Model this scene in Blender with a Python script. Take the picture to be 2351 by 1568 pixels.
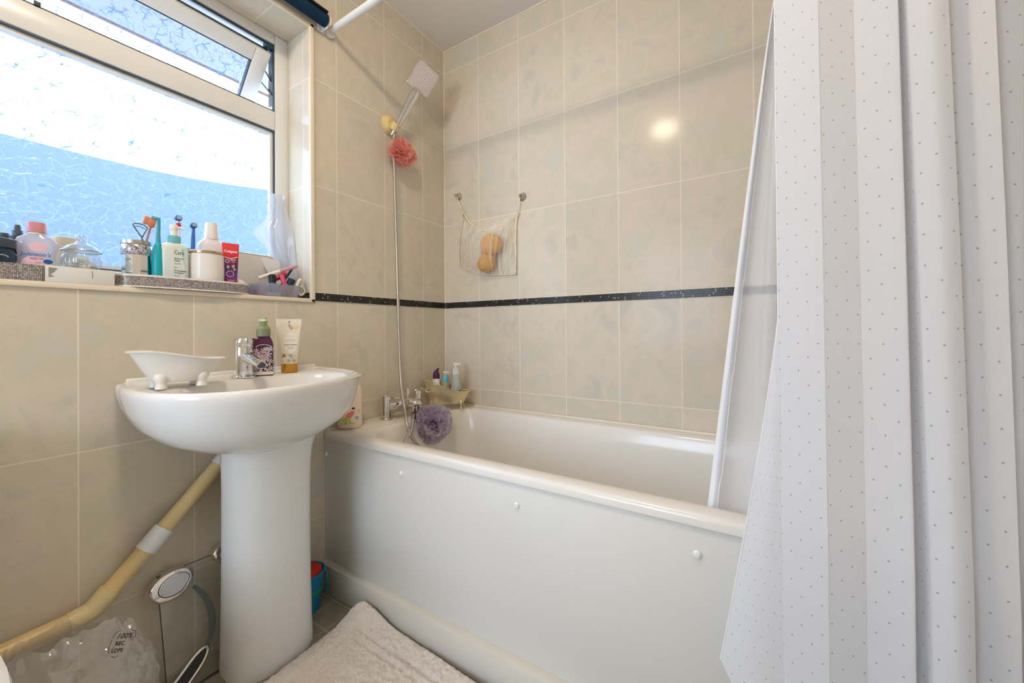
import bpy, bmesh, math, random
from mathutils import Vector, Matrix, noise
random.seed(7)
for o in list(bpy.data.objects): bpy.data.objects.remove(o)
SC = bpy.context.scene; COL = SC.collection
PI = math.pi

# ------------------------------------------------------------------ camera
cam = bpy.data.cameras.new('camera'); camo = bpy.data.objects.new('camera', cam); COL.objects.link(camo)
cam.sensor_width = 36; cam.sensor_fit = 'HORIZONTAL'
cam.lens = 909.168/2351*36
cam.shift_x = 0.00076; cam.shift_y = -0.0133
cam.clip_start = 0.02
R_ = Vector((0.84390588, 0.53644763, -0.00684181)); U_ = Vector((0.00822194, -0.00018076, 0.99996618)); F_ = Vector((-0.53642825, 0.84393359, 0.00456318))
camo.matrix_world = Matrix(((R_.x, U_.x, -F_.x, 1.43471), (R_.y, U_.y, -F_.y, -1.60004), (R_.z, U_.z, -F_.z, 0.97943), (0, 0, 0, 1)))
SC.camera = camo

# ------------------------------------------------------------------ light and exposure
SC.view_settings.view_transform = 'Standard'; SC.view_settings.look = 'None'
SC.view_settings.gamma = 1.0; SC.view_settings.use_curve_mapping = False
SC.view_settings.exposure = 0.64
SKY_COL = (0.70, 0.85, 1.06); SKY_STR = 6.3
LAMP_COL = (1.0, 0.83, 0.60); LAMP_STR = 92.0
w = bpy.data.worlds.new('world'); SC.world = w; w.use_nodes = True
bg = w.node_tree.nodes['Background']; bg.inputs[0].default_value = (*SKY_COL, 1); bg.inputs[1].default_value = SKY_STR

# ------------------------------------------------------------------ helpers
def lin(r, g, b):
    f = lambda c: (c/255/12.92) if c/255 <= 0.04045 else ((c/255+0.055)/1.055)**2.4
    return (f(r), f(g), f(b))

def mat(name, col, rough=0.4, metal=0.0, spec=0.5, trans=0.0, sub=0.0, coat=0.0, ior=1.45, alpha=1.0):
    m = bpy.data.materials.new(name); m.use_nodes = True
    p = m.node_tree.nodes['Principled BSDF']
    p.inputs['Base Color'].default_value = (*col, 1); p.inputs['Roughness'].default_value = rough
    p.inputs['Metallic'].default_value = metal; p.inputs['Specular IOR Level'].default_value = spec
    p.inputs['Transmission Weight'].default_value = trans; p.inputs['IOR'].default_value = ior
    p.inputs['Coat Weight'].default_value = coat; p.inputs['Alpha'].default_value = alpha
    if sub: p.inputs['Subsurface Weight'].default_value = sub; p.inputs['Subsurface Radius'].default_value = (.01, .01, .01)
    return m

class NT:
    """tiny node-expression helper"""
    def __init__(s, m): s.t = m.node_tree; s.n = s.t.nodes; s.l = s.t.links
    def node(s, typ, **kw):
        n = s.n.new(typ)
        for k, v in kw.items(): setattr(n, k, v)
        return n
    def put(s, sock, v):
        if isinstance(v, bpy.types.NodeSocket): s.l.new(v, sock)
        else: sock.default_value = v
    def math(s, op, a, b=None, c=None):
        n = s.node('ShaderNodeMath', operation=op); s.put(n.inputs[0], a)
        if b is not None: s.put(n.inputs[1], b)
        if c is not None: s.put(n.inputs[2], c)
        return n.outputs[0]
    def pos(s):
        g = s.node('ShaderNodeNewGeometry'); x = s.node('ShaderNodeSeparateXYZ'); s.l.new(g.outputs['Position'], x.inputs[0]); return x.outputs
    def objco(s):
        g = s.node('ShaderNodeTexCoord'); x = s.node('ShaderNodeSeparateXYZ'); s.l.new(g.outputs['Object'], x.inputs[0]); return x.outputs
    def comb(s, x, y, z):
        n = s.node('ShaderNodeCombineXYZ'); s.put(n.inputs[0], x); s.put(n.inputs[1], y); s.put(n.inputs[2], z); return n.outputs[0]
    def noise(s, vec, scale, detail=2, rough=.5, dist=0.0, col=False):
        n = s.node('ShaderNodeTexNoise'); s.put(n.inputs['Vector'], vec); n.inputs['Scale'].default_value = scale
        n.inputs['Detail'].default_value = detail; n.inputs['Roughness'].default_value = rough; n.inputs['Distortion'].default_value = dist
        return n.outputs['Color' if col else 'Fac']
    def ramp(s, fac, stops):
        n = s.node('ShaderNodeValToRGB'); s.put(n.inputs[0], fac); e = n.color_ramp.elements
        while len(e) < len(stops): e.new(.5)
        for k, (q, c) in enumerate(stops): e[k].position = q; e[k].color = (*c, 1) if len(c) == 3 else c
        return n.outputs[0]
    def mix(s, fac, a, b):
        n = s.node('ShaderNodeMix', data_type='RGBA'); s.put(n.inputs[0], fac)
        s.put(n.inputs[6], a if isinstance(a, bpy.types.NodeSocket) else (*a, 1)); s.put(n.inputs[7], b if isinstance(b, bpy.types.NodeSocket) else (*b, 1)); return n.outputs[2]
    def maprange(s, v, a, b, c, d):
        n = s.node('ShaderNodeMapRange'); s.put(n.inputs[0], v)
        for i, q in enumerate((a, b, c, d)): n.inputs[i+1].default_value = q
        return n.outputs[0]
    def bump(s, h, strength=.3, dist=.002):
        n = s.node('ShaderNodeBump'); n.inputs['Strength'].default_value = strength; n.inputs['Distance'].default_value = dist; s.put(n.inputs['Height'], h); return n.outputs[0]
    def bsdf(s): return s.n['Principled BSDF']
    def mixsh(s, fac, a, b):
        n = s.node('ShaderNodeMixShader'); s.put(n.inputs[0], fac); s.l.new(a, n.inputs[1]); s.l.new(b, n.inputs[2]); return n.outputs[0]
    def out(s, sh): s.l.new(sh, s.n['Material Output'].inputs['Surface'])

# ---- mesh building: every shape function adds to a bmesh
def BM(): return bmesh.new()
def quad_ring(bm, a, b):
    n = len(a)
    for i in range(n):
        try: bm.faces.new((a[i], a[(i+1) % n], b[(i+1) % n], b[i]))
        except ValueError: pass
def loft(bm, rings, cap0=True, cap1=True, mi=0):
    vs = [[bm.verts.new(p) for p in r] for r in rings]
    n0 = len(bm.faces)
    for a, b in zip(vs, vs[1:]): quad_ring(bm, a, b)
    fs = []
    if cap0: fs.append(bm.faces.new(list(reversed(vs[0]))))
    if cap1: fs.append(bm.faces.new(vs[-1]))
    if mi:
        bm.faces.ensure_lookup_table()
        for f in bm.faces[n0:]: f.material_index = mi
    return vs
def circ(cx, cy, z, rx, ry=None, n=24):
    ry = rx if ry is None else ry
    return [Vector((cx+rx*math.cos(2*PI*i/n), cy+ry*math.sin(2*PI*i/n), z)) for i in range(n)]
def selip(cx, cy, z, rx, ry, e=2.5, n=32):
    out = []
    for i in range(n):
        t = 2*PI*i/n; c, s = math.cos(t), math.sin(t)
        out.append(Vector((cx+rx*math.copysign(abs(c)**(2/e), c), cy+ry*math.copysign(abs(s)**(2/e), s), z)))
    return out
def rrect(cx, cy, z, hx, hy, r, k=5):
    out = []
    for (sx, sy, a0) in ((1, 1, 0), (-1, 1, PI/2), (-1, -1, PI), (1, -1, 3*PI/2)):
        for i in range(k+1):
            a = a0+PI/2*i/k; out.append(Vector((cx+sx*(hx-r)+r*math.cos(a), cy+sy*(hy-r)+r*math.sin(a), z)))
    return out
def lathe(bm, prof, n=28, cap0=True, cap1=True, c=(0, 0), sx=1.0, sy=1.0):
    return loft(bm, [circ(c[0], c[1], z, max(r, 1e-4)*sx, max(r, 1e-4)*sy, n) for r, z in prof], cap0, cap1)
def box(bm, x0, x1, y0, y1, z0, z1, bev=0.0, seg=2, M=None):
    t = bmesh.new(); bmesh.ops.create_cube(t, size=1)
    for v in t.verts: v.co = Vector(((x0+x1)/2+v.co.x*(x1-x0), (y0+y1)/2+v.co.y*(y1-y0), (z0+z1)/2+v.co.z*(z1-z0)))
    if bev: bmesh.ops.bevel(t, geom=t.edges[:], offset=bev, segments=seg, affect='EDGES', profile=.5)
    if M is not None: bmesh.ops.transform(t, matrix=M, verts=t.verts)
    merge(bm, t)
def merge(bm, t):
    me = bpy.data.meshes.new('tmp'); t.to_mesh(me); t.free(); bm.from_mesh(me); bpy.data.meshes.remove(me)
def spline(pts, per=8, closed=False):
    P = [Vector(p) for p in pts]; out = []; n = len(P)
    for i in range(n if closed else n-1):
        p0 = P[(i-1) % n] if (closed or i > 0) else P[0]; p1 = P[i]; p2 = P[(i+1) % n]; p3 = P[(i+2) % n] if (closed or i+2 < n) else P[-1]
        for k in range(per):
            t = k/per; out.append(.5*((2*p1)+(-p0+p2)*t+(2*p0-5*p1+4*p2-p3)*t*t+(-p0+3*p1-3*p2+p3)*t**3))
    if not closed: out.append(P[-1])
    return out
def tube(bm, pts, r, n=12, closed=False, cap=True, flat=1.0):
    P = [Vector(p) for p in pts]; m = len(P)
    rr = r if hasattr(r, '__len__') else [r]*m
    T = []
    for i in range(m):
        a = P[(i-1) % m] if closed or i > 0 else P[i]; b = P[(i+1) % m] if closed or i < m-1 else P[i]; T.append((b-a).normalized())
    up = Vector((0, 0, 1)) if abs(T[0].z) < .9 else Vector((1, 0, 0))
    N = (up-T[0]*up.dot(T[0])).normalized(); rings = []
    for i in range(m):
        N = (N-T[i]*N.dot(T[i])).normalized(); B = T[i].cross(N)
        rings.append([P[i]+rr[i]*(N*math.cos(2*PI*k/n)*flat+B*math.sin(2*PI*k/n)) for k in range(n)])
    if closed:
        vs = [[bm.verts.new(p) for p in q] for q in rings]
        for i in range(m): quad_ring(bm, vs[i], vs[(i+1) % m])
    else: loft(bm, rings, cap, cap)
def sphere(bm, c, r, sx=1, sy=1, sz=1, u=20, v=12):
    t = bmesh.new(); bmesh.ops.create_uvsphere(t, u_segments=u, v_segments=v, radius=r)
    for q in t.verts: q.co = Vector((c[0]+q.co.x*sx, c[1]+q.co.y*sy, c[2]+q.co.z*sz))
    merge(bm, t)
def prism(bm, pts, d0, d1, f):
    """outline pts (a,b) swept between depths d0,d1; f(a,b,d) -> 3D"""
    loft(bm, [[Vector(f(a, b, d0)) for a, b in pts], [Vector(f(a, b, d1)) for a, b in pts]])

def obj(name, bm, m=None, parent=None, loc=None, rot=None, smooth=35, mats=None):
    bmesh.ops.recalc_face_normals(bm, faces=bm.faces[:])
    me = bpy.data.meshes.new(name); bm.to_mesh(me); bm.free()
    for q in (mats or [m]): me.materials.append(q)
    if smooth:
        me.shade_smooth()
        if smooth < 180: me.set_sharp_from_angle(angle=math.radians(smooth))
    o = bpy.data.objects.new(name, me); COL.objects.link(o)
    if parent is not None: o.parent = parent
    if loc is not None: o.location = loc
    if rot is not None: o.rotation_euler = rot
    return o
def tag(o, label, cat, group=None):
    o['label'] = label; o['category'] = cat
    if group: o['group'] = group
    return o
def thing(name, label, cat, loc=(0, 0, 0), rotz=0, group=None, rot=None):
    o = bpy.data.objects.new(name, None); COL.objects.link(o); o.empty_display_size = .05
    o.location = loc; o.rotation_euler = rot if rot else (0, 0, rotz)
    return tag(o, label, cat, group)
def struct(name, bm, m, parent=None, mats=None, smooth=0, label=None):
    o = obj(name, bm, m, parent, smooth=smooth, mats=mats)
    if parent is None: o['kind'] = 'structure'
    if label: o['label'] = label
    return o
def copy_tree(o, parent=None):
    c = o.copy(); COL.objects.link(c)
    if parent: c.parent = parent
    for ch in list(o.children): copy_tree(ch, c)
    return c
def text_bm(s, size, f, extr=0.0, align='CENTER', bold=0.0, sub=0.0, shear=0.0):
    """flat lettering laid on a surface: f(x,y,depth) maps text coords to 3D"""
    cu = bpy.data.curves.new('lettering', 'FONT'); cu.body = s; cu.size = size; cu.align_x = align; cu.align_y = 'CENTER'
    cu.offset = bold*size; cu.shear = shear; cu.resolution_u = 2
    t = bpy.data.objects.new('lettering', cu); COL.objects.link(t)
    dg = bpy.context.evaluated_depsgraph_get(); dg.update()
    me = bpy.data.meshes.new_from_object(t.evaluated_get(dg))
    bm = bmesh.new(); bm.from_mesh(me); bpy.data.meshes.remove(me)
    bpy.data.objects.remove(t); bpy.data.curves.remove(cu)
    if sub:
        for _ in range(2): bmesh.ops.subdivide_edges(bm, edges=[e for e in bm.edges if e.calc_length() > sub], cuts=1)
        bmesh.ops.triangulate(bm, faces=bm.faces[:])
    for v in bm.verts: v.co = Vector(f(v.co.x, v.co.y, 0))
    return bm
def add(bm, other): merge(bm, other)
# ------------------------------------------------------------------ materials
def tile_mat(name, ax, off, tw, vert='z', tint=(1, 1, 1)):
    m = mat(name, (.6, .55, .46), .1, spec=.12); t = NT(m); P = t.pos(); a = P['XYZ'.index(ax)]; z = P['XYZ'.index(vert.upper())]
    s = t.math('DIVIDE', t.math('SUBTRACT', a, off), tw); fs = t.math('FRACT', s)
    ds = t.math('MULTIPLY', t.math('MINIMUM', fs, t.math('SUBTRACT', 1.0, fs)), tw)
    up = t.math('GREATER_THAN', z, 1.11)
    zA = t.math('DIVIDE', t.math('SUBTRACT', z, 1.1265), .408); zB = t.math('ADD', t.math('DIVIDE', t.math('SUBTRACT', 1.0935, z), .4115), 20.0)
    zz = t.math('ADD', t.math('MULTIPLY', zA, up), t.math('MULTIPLY', zB, t.math('SUBTRACT', 1.0, up)))
    fz = t.math('FRACT', zz); dz = t.math('MULTIPLY', t.math('MINIMUM', fz, t.math('SUBTRACT', 1.0, fz)), .41)
    d = t.math('MINIMUM', ds, dz); grout = t.maprange(d, .0009, .0019, 1, 0)
    ids = t.math('FLOOR', s); idz = t.math('FLOOR', zz)
    wn = t.node('ShaderNodeTexWhiteNoise', noise_dimensions='2D'); t.put(wn.inputs['Vector'], t.comb(ids, idz, 0))
    vec = t.node('ShaderNodeVectorMath', operation='ADD'); t.put(vec.inputs[0], t.comb(P[0], P[1], P[2]))
    sc = t.node('ShaderNodeVectorMath', operation='SCALE'); t.put(sc.inputs[0], wn.outputs['Color']); sc.inputs['Scale'].default_value = 6.0
    t.put(vec.inputs[1], sc.outputs[0]); V = vec.outputs[0]
    n1 = t.noise(V, 7.0, 4, .6, .6); n2 = t.noise(V, 3.2, 3, .6, 1.0); n3 = t.noise(V, 70, 3, .75, 1.5)
    c1 = t.ramp(n1, [(.3, lin(206, 200, 184)), (.46, lin(222, 209, 190)), (.58, lin(214, 206, 184)), (.72, lin(210, 209, 200))])
    c2 = t.mix(t.maprange(n2, .48, .68, 0, .6), c1, lin(225, 207, 190))
    c3 = t.mix(t.maprange(n3, .62, .74, 0, .34), c2, lin(176, 166, 148))
    tone = t.math('ADD', .965, t.math('MULTIPLY', wn.outputs['Value'], .05))
    tn = t.node('ShaderNodeMix', data_type='RGBA', blend_type='MULTIPLY'); tn.inputs[0].default_value = 1; t.put(tn.inputs[6], c3)
    t.put(tn.inputs[7], t.comb(t.math('MULTIPLY', tone, tint[0]), t.math('MULTIPLY', tone, tint[1]), t.math('MULTIPLY', tone, tint[2])))
    b = t.bsdf(); t.put(b.inputs['Base Color'], t.mix(grout, tn.outputs[2], lin(240, 231, 214)))
    t.put(b.inputs['Roughness'], t.math('ADD', .13, t.math('MULTIPLY', grout, .5)))
    h = t.math('ADD', t.math('MULTIPLY', grout, -.6), t.math('MULTIPLY', n3, .25))
    t.put(b.inputs['Normal'], t.bump(h, .12, .002))
    return m
TW = .237
M_tile_r = tile_mat('wall_tile_bath_side', 'X', .229, TW)
M_tile_l = tile_mat('wall_tile_window_side', 'Y', -.1622-TW*20, TW)
M_tile_rev = tile_mat('wall_tile_reveal', 'X', -.05-TW*4, TW)
M_tile_head = tile_mat('wall_tile_reveal_head', 'Y', -.1622-TW*20, TW, vert='x')

M_cer = mat('white_ceramic', lin(236, 234, 230), .08, spec=.5)
M_acr = mat('white_acrylic', lin(238, 233, 225), .14, spec=.5)
M_panel = mat('white_bath_panel', lin(228, 225, 218), .3)
M_upvc = mat('white_upvc', lin(232, 231, 228), .25)
M_trim = mat('cream_tile_trim', lin(240, 226, 204), .3)
M_ceil = mat('ceiling_paint', lin(240, 234, 228), .6, spec=.2)
M_paint = mat('cream_wall_paint', lin(232, 224, 210), .6, spec=.2)
M_chrome = mat('chrome', (.78, .77, .76), .09, metal=1)
M_steel = mat('brushed_steel', (.52, .5, .48), .3, metal=1)
M_white_pl = mat('white_plastic', lin(238, 237, 234), .35)
M_black = mat('black_rubber', lin(28, 30, 34), .5)
M_gasket = mat('dark_gasket', lin(62, 74, 84), .5)
M_seal = mat('silicone_seal', lin(240, 228, 208), .4)

def mosaic_mat():
    m = mat('black_mosaic', lin(34, 33, 32), .22, spec=.5); t = NT(m); P = t.pos()
    a = t.math('ADD', P[0], P[1]); pitch = .0068
    u = t.math('FRACT', t.math('DIVIDE', a, pitch)); v = t.math('FRACT', t.math('DIVIDE', t.math('SUBTRACT', P[2], 1.0949), .0075))
    du = t.math('SUBTRACT', u, .5); dv = t.math('SUBTRACT', v, .5)
    r = t.math('SQRT', t.math('ADD', t.math('MULTIPLY', du, du), t.math('MULTIPLY', dv, dv)))
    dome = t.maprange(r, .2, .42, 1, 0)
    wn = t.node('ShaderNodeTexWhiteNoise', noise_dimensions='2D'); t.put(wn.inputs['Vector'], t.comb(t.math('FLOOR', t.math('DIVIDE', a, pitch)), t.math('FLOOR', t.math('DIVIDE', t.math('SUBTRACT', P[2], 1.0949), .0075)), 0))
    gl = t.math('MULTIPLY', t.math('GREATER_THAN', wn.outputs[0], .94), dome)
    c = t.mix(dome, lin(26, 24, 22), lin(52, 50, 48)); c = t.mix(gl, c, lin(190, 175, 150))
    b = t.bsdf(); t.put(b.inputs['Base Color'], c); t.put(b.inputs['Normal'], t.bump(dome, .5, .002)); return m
M_mosaic = mosaic_mat()

def floor_mat():
    m = mat('floor_tile', (.3, .28, .24), .4); t = NT(m); P = t.pos(); tw = .104
    x = t.math('DIVIDE', t.math('SUBTRACT', P[0], .008), tw); y = t.math('DIVIDE', t.math('SUBTRACT', P[1], -.7285-tw*30), tw)
    def dd(q):
        f = t.math('FRACT', q); return t.math('MULTIPLY', t.math('MINIMUM', f, t.math('SUBTRACT', 1.0, f)), tw)
    g = t.maprange(t.math('MINIMUM', dd(x), dd(y)), .0012, .0026, 1, 0)
    n = t.noise(t.comb(P[0], P[1], P[2]), 26, 4, .65)
    c = t.ramp(n, [(.3, lin(142, 134, 116)), (.55, lin(160, 152, 134)), (.75, lin(172, 163, 146))])
    b = t.bsdf(); t.put(b.inputs['Base Color'], t.mix(g, c, lin(190, 184, 172))); t.put(b.inputs['Normal'], t.bump(g, -.3, .002)); return m
M_floor = floor_mat()

def glass_pattern():
    m = bpy.data.materials.new('leaf_pattern_glass'); m.use_nodes = True; t = NT(m); t.n.remove(t.bsdf()); P = t.objco()
    V = t.comb(0.0, P[1], P[2])
    nz = t.node('ShaderNodeTexNoise'); t.put(nz.inputs['Vector'], V); nz.inputs['Scale'].default_value = 13; nz.inputs['Detail'].default_value = 3
    off = t.node('ShaderNodeVectorMath', operation='SCALE'); t.put(off.inputs[0], nz.outputs['Color']); off.inputs['Scale'].default_value = .06
    ad = t.node('ShaderNodeVectorMath', operation='ADD'); t.put(ad.inputs[0], V); t.put(ad.inputs[1], off.outputs[0])
    def vor(scale, w0, w1):
        v = t.node('ShaderNodeTexVoronoi', feature='DISTANCE_TO_EDGE'); t.put(v.inputs['Vector'], ad.outputs[0]); v.inputs['Scale'].default_value = scale
        return t.maprange(v.outputs['Distance'], w0, w1, 1, 0)
    l1 = vor(27, .008, .045); l2 = vor(58, .008, .04)
    brk = t.maprange(t.noise(V, 38, 2), .40, .56, 0, 1)
    line = t.math('MAXIMUM', l1, t.math('MULTIPLY', l2, .7)); line = t.math('MULTIPLY', line, brk)
    fac = t.math('ADD', .05, t.math('MULTIPLY', line, .90))
    tr = t.node('ShaderNodeBsdfTransparent'); tr.inputs[0].default_value = (.93, .97, 1, 1)
    tl = t.node('ShaderNodeBsdfTranslucent'); tl.inputs[0].default_value = (.27, .36, .45, 1)
    gl = t.node('ShaderNodeBsdfGlossy'); gl.inputs['Roughness'].default_value = .08
    t.put(gl.inputs['Normal'], t.bump(line, .3, .002))
    s = t.mixsh(fac, tr.outputs[0], tl.outputs[0]); t.out(t.mixsh(.03, s, gl.outputs[0])); return m
M_glass = glass_pattern()

def thin_mat(name, col, opac, rough=.15, tl=.5, gloss=.08, pattern=None):
    """thin see-through sheet: transparent + diffuse/translucent + a little gloss"""
    m = bpy.data.materials.new(name); m.use_nodes = True; t = NT(m); t.n.remove(t.bsdf())
    tr = t.node('ShaderNodeBsdfTransparent'); tr.inputs[0].default_value = (*[min(1, .5+.5*c+.02) for c in col], 1)
    df = t.node('ShaderNodeBsdfDiffuse'); df.inputs[0].default_value = (*col, 1)
    tn = t.node('ShaderNodeBsdfTranslucent'); tn.inputs[0].default_value = (*col, 1)
    gs = t.node('ShaderNodeBsdfGlossy'); gs.inputs['Roughness'].default_value = rough
    body = t.mixsh(tl, df.outputs[0], tn.outputs[0])
    t.out(t.mixsh(gloss, t.mixsh(opac, tr.outputs[0], body), gs.outputs[0])); return m

def curtain_mat(name, opac, dots=True):
    m = bpy.data.materials.new(name); m.use_nodes = True; t = NT(m); t.n.remove(t.bsdf())
    uv = t.node('ShaderNodeUVMap'); x = t.node('ShaderNodeSeparateXYZ'); t.l.new(uv.outputs[0], x.inputs[0])
    pu, pv = .0160, .0465
    col = lin(240, 240, 244)
    cs = (*col, 1)
    if dots:
        b = t.math('DIVIDE', x.outputs[0], pu); row = t.math('MODULO', t.math('FLOOR', b), 2.0)
        fu = t.math('SUBTRACT', t.math('FRACT', b), .5)
        fv = t.math('SUBTRACT', t.math('FRACT', t.math('ADD', t.math('DIVIDE', x.outputs[1], pv), t.math('MULTIPLY', row, .5))), .5)
        du = t.math('MULTIPLY', fu, pu); dv = t.math('MULTIPLY', fv, pv)
        r = t.math('SQRT', t.math('ADD', t.math('MULTIPLY', du, du), t.math('MULTIPLY', t.math('MULTIPLY', dv, dv), .8)))
        dot = t.maprange(r, .0010, .0016, 1, 0)
        cs = t.mix(t.math('MULTIPLY', dot, .7), col, lin(150, 152, 160))
    weave = t.noise(t.comb(t.math('MULTIPLY', x.outputs[0], 900.0), t.math('MULTIPLY', x.outputs[1], 60.0), 0.0), 1.0, 2)
    df = t.node('ShaderNodeBsdfDiffuse'); tn = t.node('ShaderNodeBsdfTranslucent'); tr = t.node('ShaderNodeBsdfTransparent')
    for n in (df, tn): t.put(n.inputs[0], cs)
    t.put(df.inputs['Normal'], t.bump(weave, .06, .001))
    body = t.mixsh(.26, df.outputs[0], tn.outputs[0]); t.out(t.mixsh(opac, tr.outputs[0], body)); return m
M_curt = curtain_mat('white_dotted_voile', .96); M_curt_in = curtain_mat('white_plain_voile', .66, False)
M_hem = mat('white_hem_tape', lin(244, 243, 245), .7, spec=.1)
# ------------------------------------------------------------------ the room
H = 2.471; XR = 1.80; YB = -2.45
WY0, WY1, WZ0, WZ1, WD = -2.02, -.745, 1.100, 2.130, .155      # window opening and its depth
def face(bm, pts, mi=0):
    f = bm.faces.new([bm.verts.new(p) for p in pts]); f.material_index = mi
bm = BM(); face(bm, [(0, 0, 0), (XR, 0, 0), (XR, YB, 0), (0, YB, 0)]); struct('floor', bm, M_floor)
bm = BM(); face(bm, [(0, 0, H), (XR, 0, H), (XR, YB, H), (0, YB, H)]); struct('ceiling', bm, M_ceil)
bm = BM(); face(bm, [(0, 0, 0), (XR, 0, 0), (XR, 0, H), (0, 0, H)]); struct('wall_right', bm, M_tile_r)
bm = BM(); face(bm, [(XR, 0, 0), (XR, YB, 0), (XR, YB, H), (XR, 0, H)]); struct('wall_end', bm, M_paint)
bm = BM(); DX0, DX1, DH = .30, 1.12, 2.03                                       # unseen doorway, added to let fill daylight in from behind the camera
face(bm, [(0, YB, 0), (DX0, YB, 0), (DX0, YB, H), (0, YB, H)]); face(bm, [(DX1, YB, 0), (XR, YB, 0), (XR, YB, H), (DX1, YB, H)]); face(bm, [(DX0, YB, DH), (DX1, YB, DH), (DX1, YB, H), (DX0, YB, H)]); struct('wall_back', bm, M_paint)
LY, LX0, LX1 = -3.75, -.3, 1.9; LW = (-.05, 1.45, .75, 2.15)              # unseen landing and window, added as a source of fill daylight
bm = BM(); face(bm, [(LX0, YB, 0), (LX1, YB, 0), (LX1, LY, 0), (LX0, LY, 0)]); struct('floor_fill_landing', bm, mat('fill_landing_carpet', lin(170, 160, 150), .9))
bm = BM(); face(bm, [(LX0, YB, H), (LX1, YB, H), (LX1, LY, H), (LX0, LY, H)]); struct('ceiling_fill_landing', bm, M_ceil)
bm = BM()
for x in (LX0, LX1): face(bm, [(x, YB, 0), (x, LY, 0), (x, LY, H), (x, YB, H)])
face(bm, [(XR, YB, 0), (LX1, YB, 0), (LX1, YB, H), (XR, YB, H)]); face(bm, [(0, YB, 0), (LX0, YB, 0), (LX0, YB, H), (0, YB, H)])
face(bm, [(LX0, LY, 0), (LW[0], LY, 0), (LW[0], LY, H), (LX0, LY, H)]); face(bm, [(LW[1], LY, 0), (LX1, LY, 0), (LX1, LY, H), (LW[1], LY, H)])
face(bm, [(LW[0], LY, 0), (LW[1], LY, 0), (LW[1], LY, LW[2]), (LW[0], LY, LW[2])]); face(bm, [(LW[0], LY, LW[3]), (LW[1], LY, LW[3]), (LW[1], LY, H), (LW[0], LY, H)])
struct('wall_fill_landing', bm, M_paint)
bm = BM()
for x in (DX0-.06, DX1): box(bm, x, x+.06, YB-.01, YB+.018, 0, DH+.06, .003)
box(bm, DX0, DX1, YB-.01, YB+.018, DH, DH+.06, .003); struct('trim_fill_doorway', bm, M_white_pl, smooth=35, label='white frame of the unseen doorway added for fill light')
bm = BM()
for a, b, c, d in ((LW[0], LW[0]+.05, LW[2], LW[3]), (LW[1]-.05, LW[1], LW[2], LW[3]), (LW[0]+.05, LW[1]-.05, LW[2], LW[2]+.05), (LW[0]+.05, LW[1]-.05, LW[3]-.05, LW[3])): box(bm, a, b, LY-.05, LY+.01, c, d, .003)
struct('window_fill', bm, M_upvc, smooth=35, label='white frame of the unseen landing window added for fill light')
bm = BM()
face(bm, [(0, 0, 0), (0, YB, 0), (0, YB, WZ0), (0, 0, WZ0)]); face(bm, [(0, 0, WZ1), (0, YB, WZ1), (0, YB, H), (0, 0, H)])
face(bm, [(0, 0, WZ0), (0, WY1, WZ0), (0, WY1, WZ1), (0, 0, WZ1)]); face(bm, [(0, WY0, WZ0), (0, YB, WZ0), (0, YB, WZ1), (0, WY0, WZ1)])
WX = -.200
for y in (WY0, WY1): face(bm, [(0, y, WZ0), (WX, y, WZ0), (WX, y, WZ1), (0, y, WZ1)], 1)
for z in (WZ0, WZ1): face(bm, [(0, WY0, z), (WX, WY0, z), (WX, WY1, z), (0, WY1, z)], 2)
# the outer face of the wall, so the room is closed to the sky
face(bm, [(WX, .4, -.2), (WX, YB, -.2), (WX, YB, WZ0), (WX, .4, WZ0)], 3); face(bm, [(WX, .4, WZ1), (WX, YB, WZ1), (WX, YB, H), (WX, .4, H)], 3)
face(bm, [(WX, .4, WZ0), (WX, WY1, WZ0), (WX, WY1, WZ1), (WX, .4, WZ1)], 3); face(bm, [(WX, WY0, WZ0), (WX, YB, WZ0), (WX, YB, WZ1), (WX, WY0, WZ1)], 3)
struct('wall_left', bm, None, mats=[M_tile_l, M_tile_rev, M_tile_head, M_paint])
# black mosaic border, window edging, corner seal
bm = BM(); box(bm, .002, XR, -.0035, .001, 1.0949, 1.125); struct('trim_1', bm, M_mosaic, label='black mosaic border strip on the bath wall')
bm = BM(); box(bm, -.001, .0035, -.7325, -.002, 1.0949, 1.125); struct('trim_2', bm, M_mosaic, label='black mosaic border strip beside the window')
bm = BM(); box(bm, -.135, -.002, -.7485, -.744, 1.1005, 1.125); struct('trim_3', bm, M_mosaic, label='short black mosaic strip inside the window reveal')
bm = BM()
box(bm, -.006, .008, -.7500, -.7330, 1.0868, 2.140, .003); box(bm, -.006, .008, WY0-.01, -.7330, 1.0868, 1.1012, .003); box(bm, -.006, .008, WY0-.01, -.7330, 2.1255, 2.142, .003)
struct('trim_4', bm, M_trim, label='cream plastic edging around the window opening', smooth=35)
bm = BM(); tube(bm, [(.0015, -.0015, .59), (.0015, -.0015, H)], .0035, 8); struct('trim_5', bm, M_seal, label='cream grout bead in the wall corner', smooth=60)
bm = BM(); tube(bm, [(.0, -.001, H-.001), (XR, -.001, H-.001)], .004, 8); tube(bm, [(.001, 0, H-.001), (.001, YB, H-.001)], .004, 8); struct('trim_6', bm, M_seal, label='sealant line under the ceiling', smooth=60)

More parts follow.
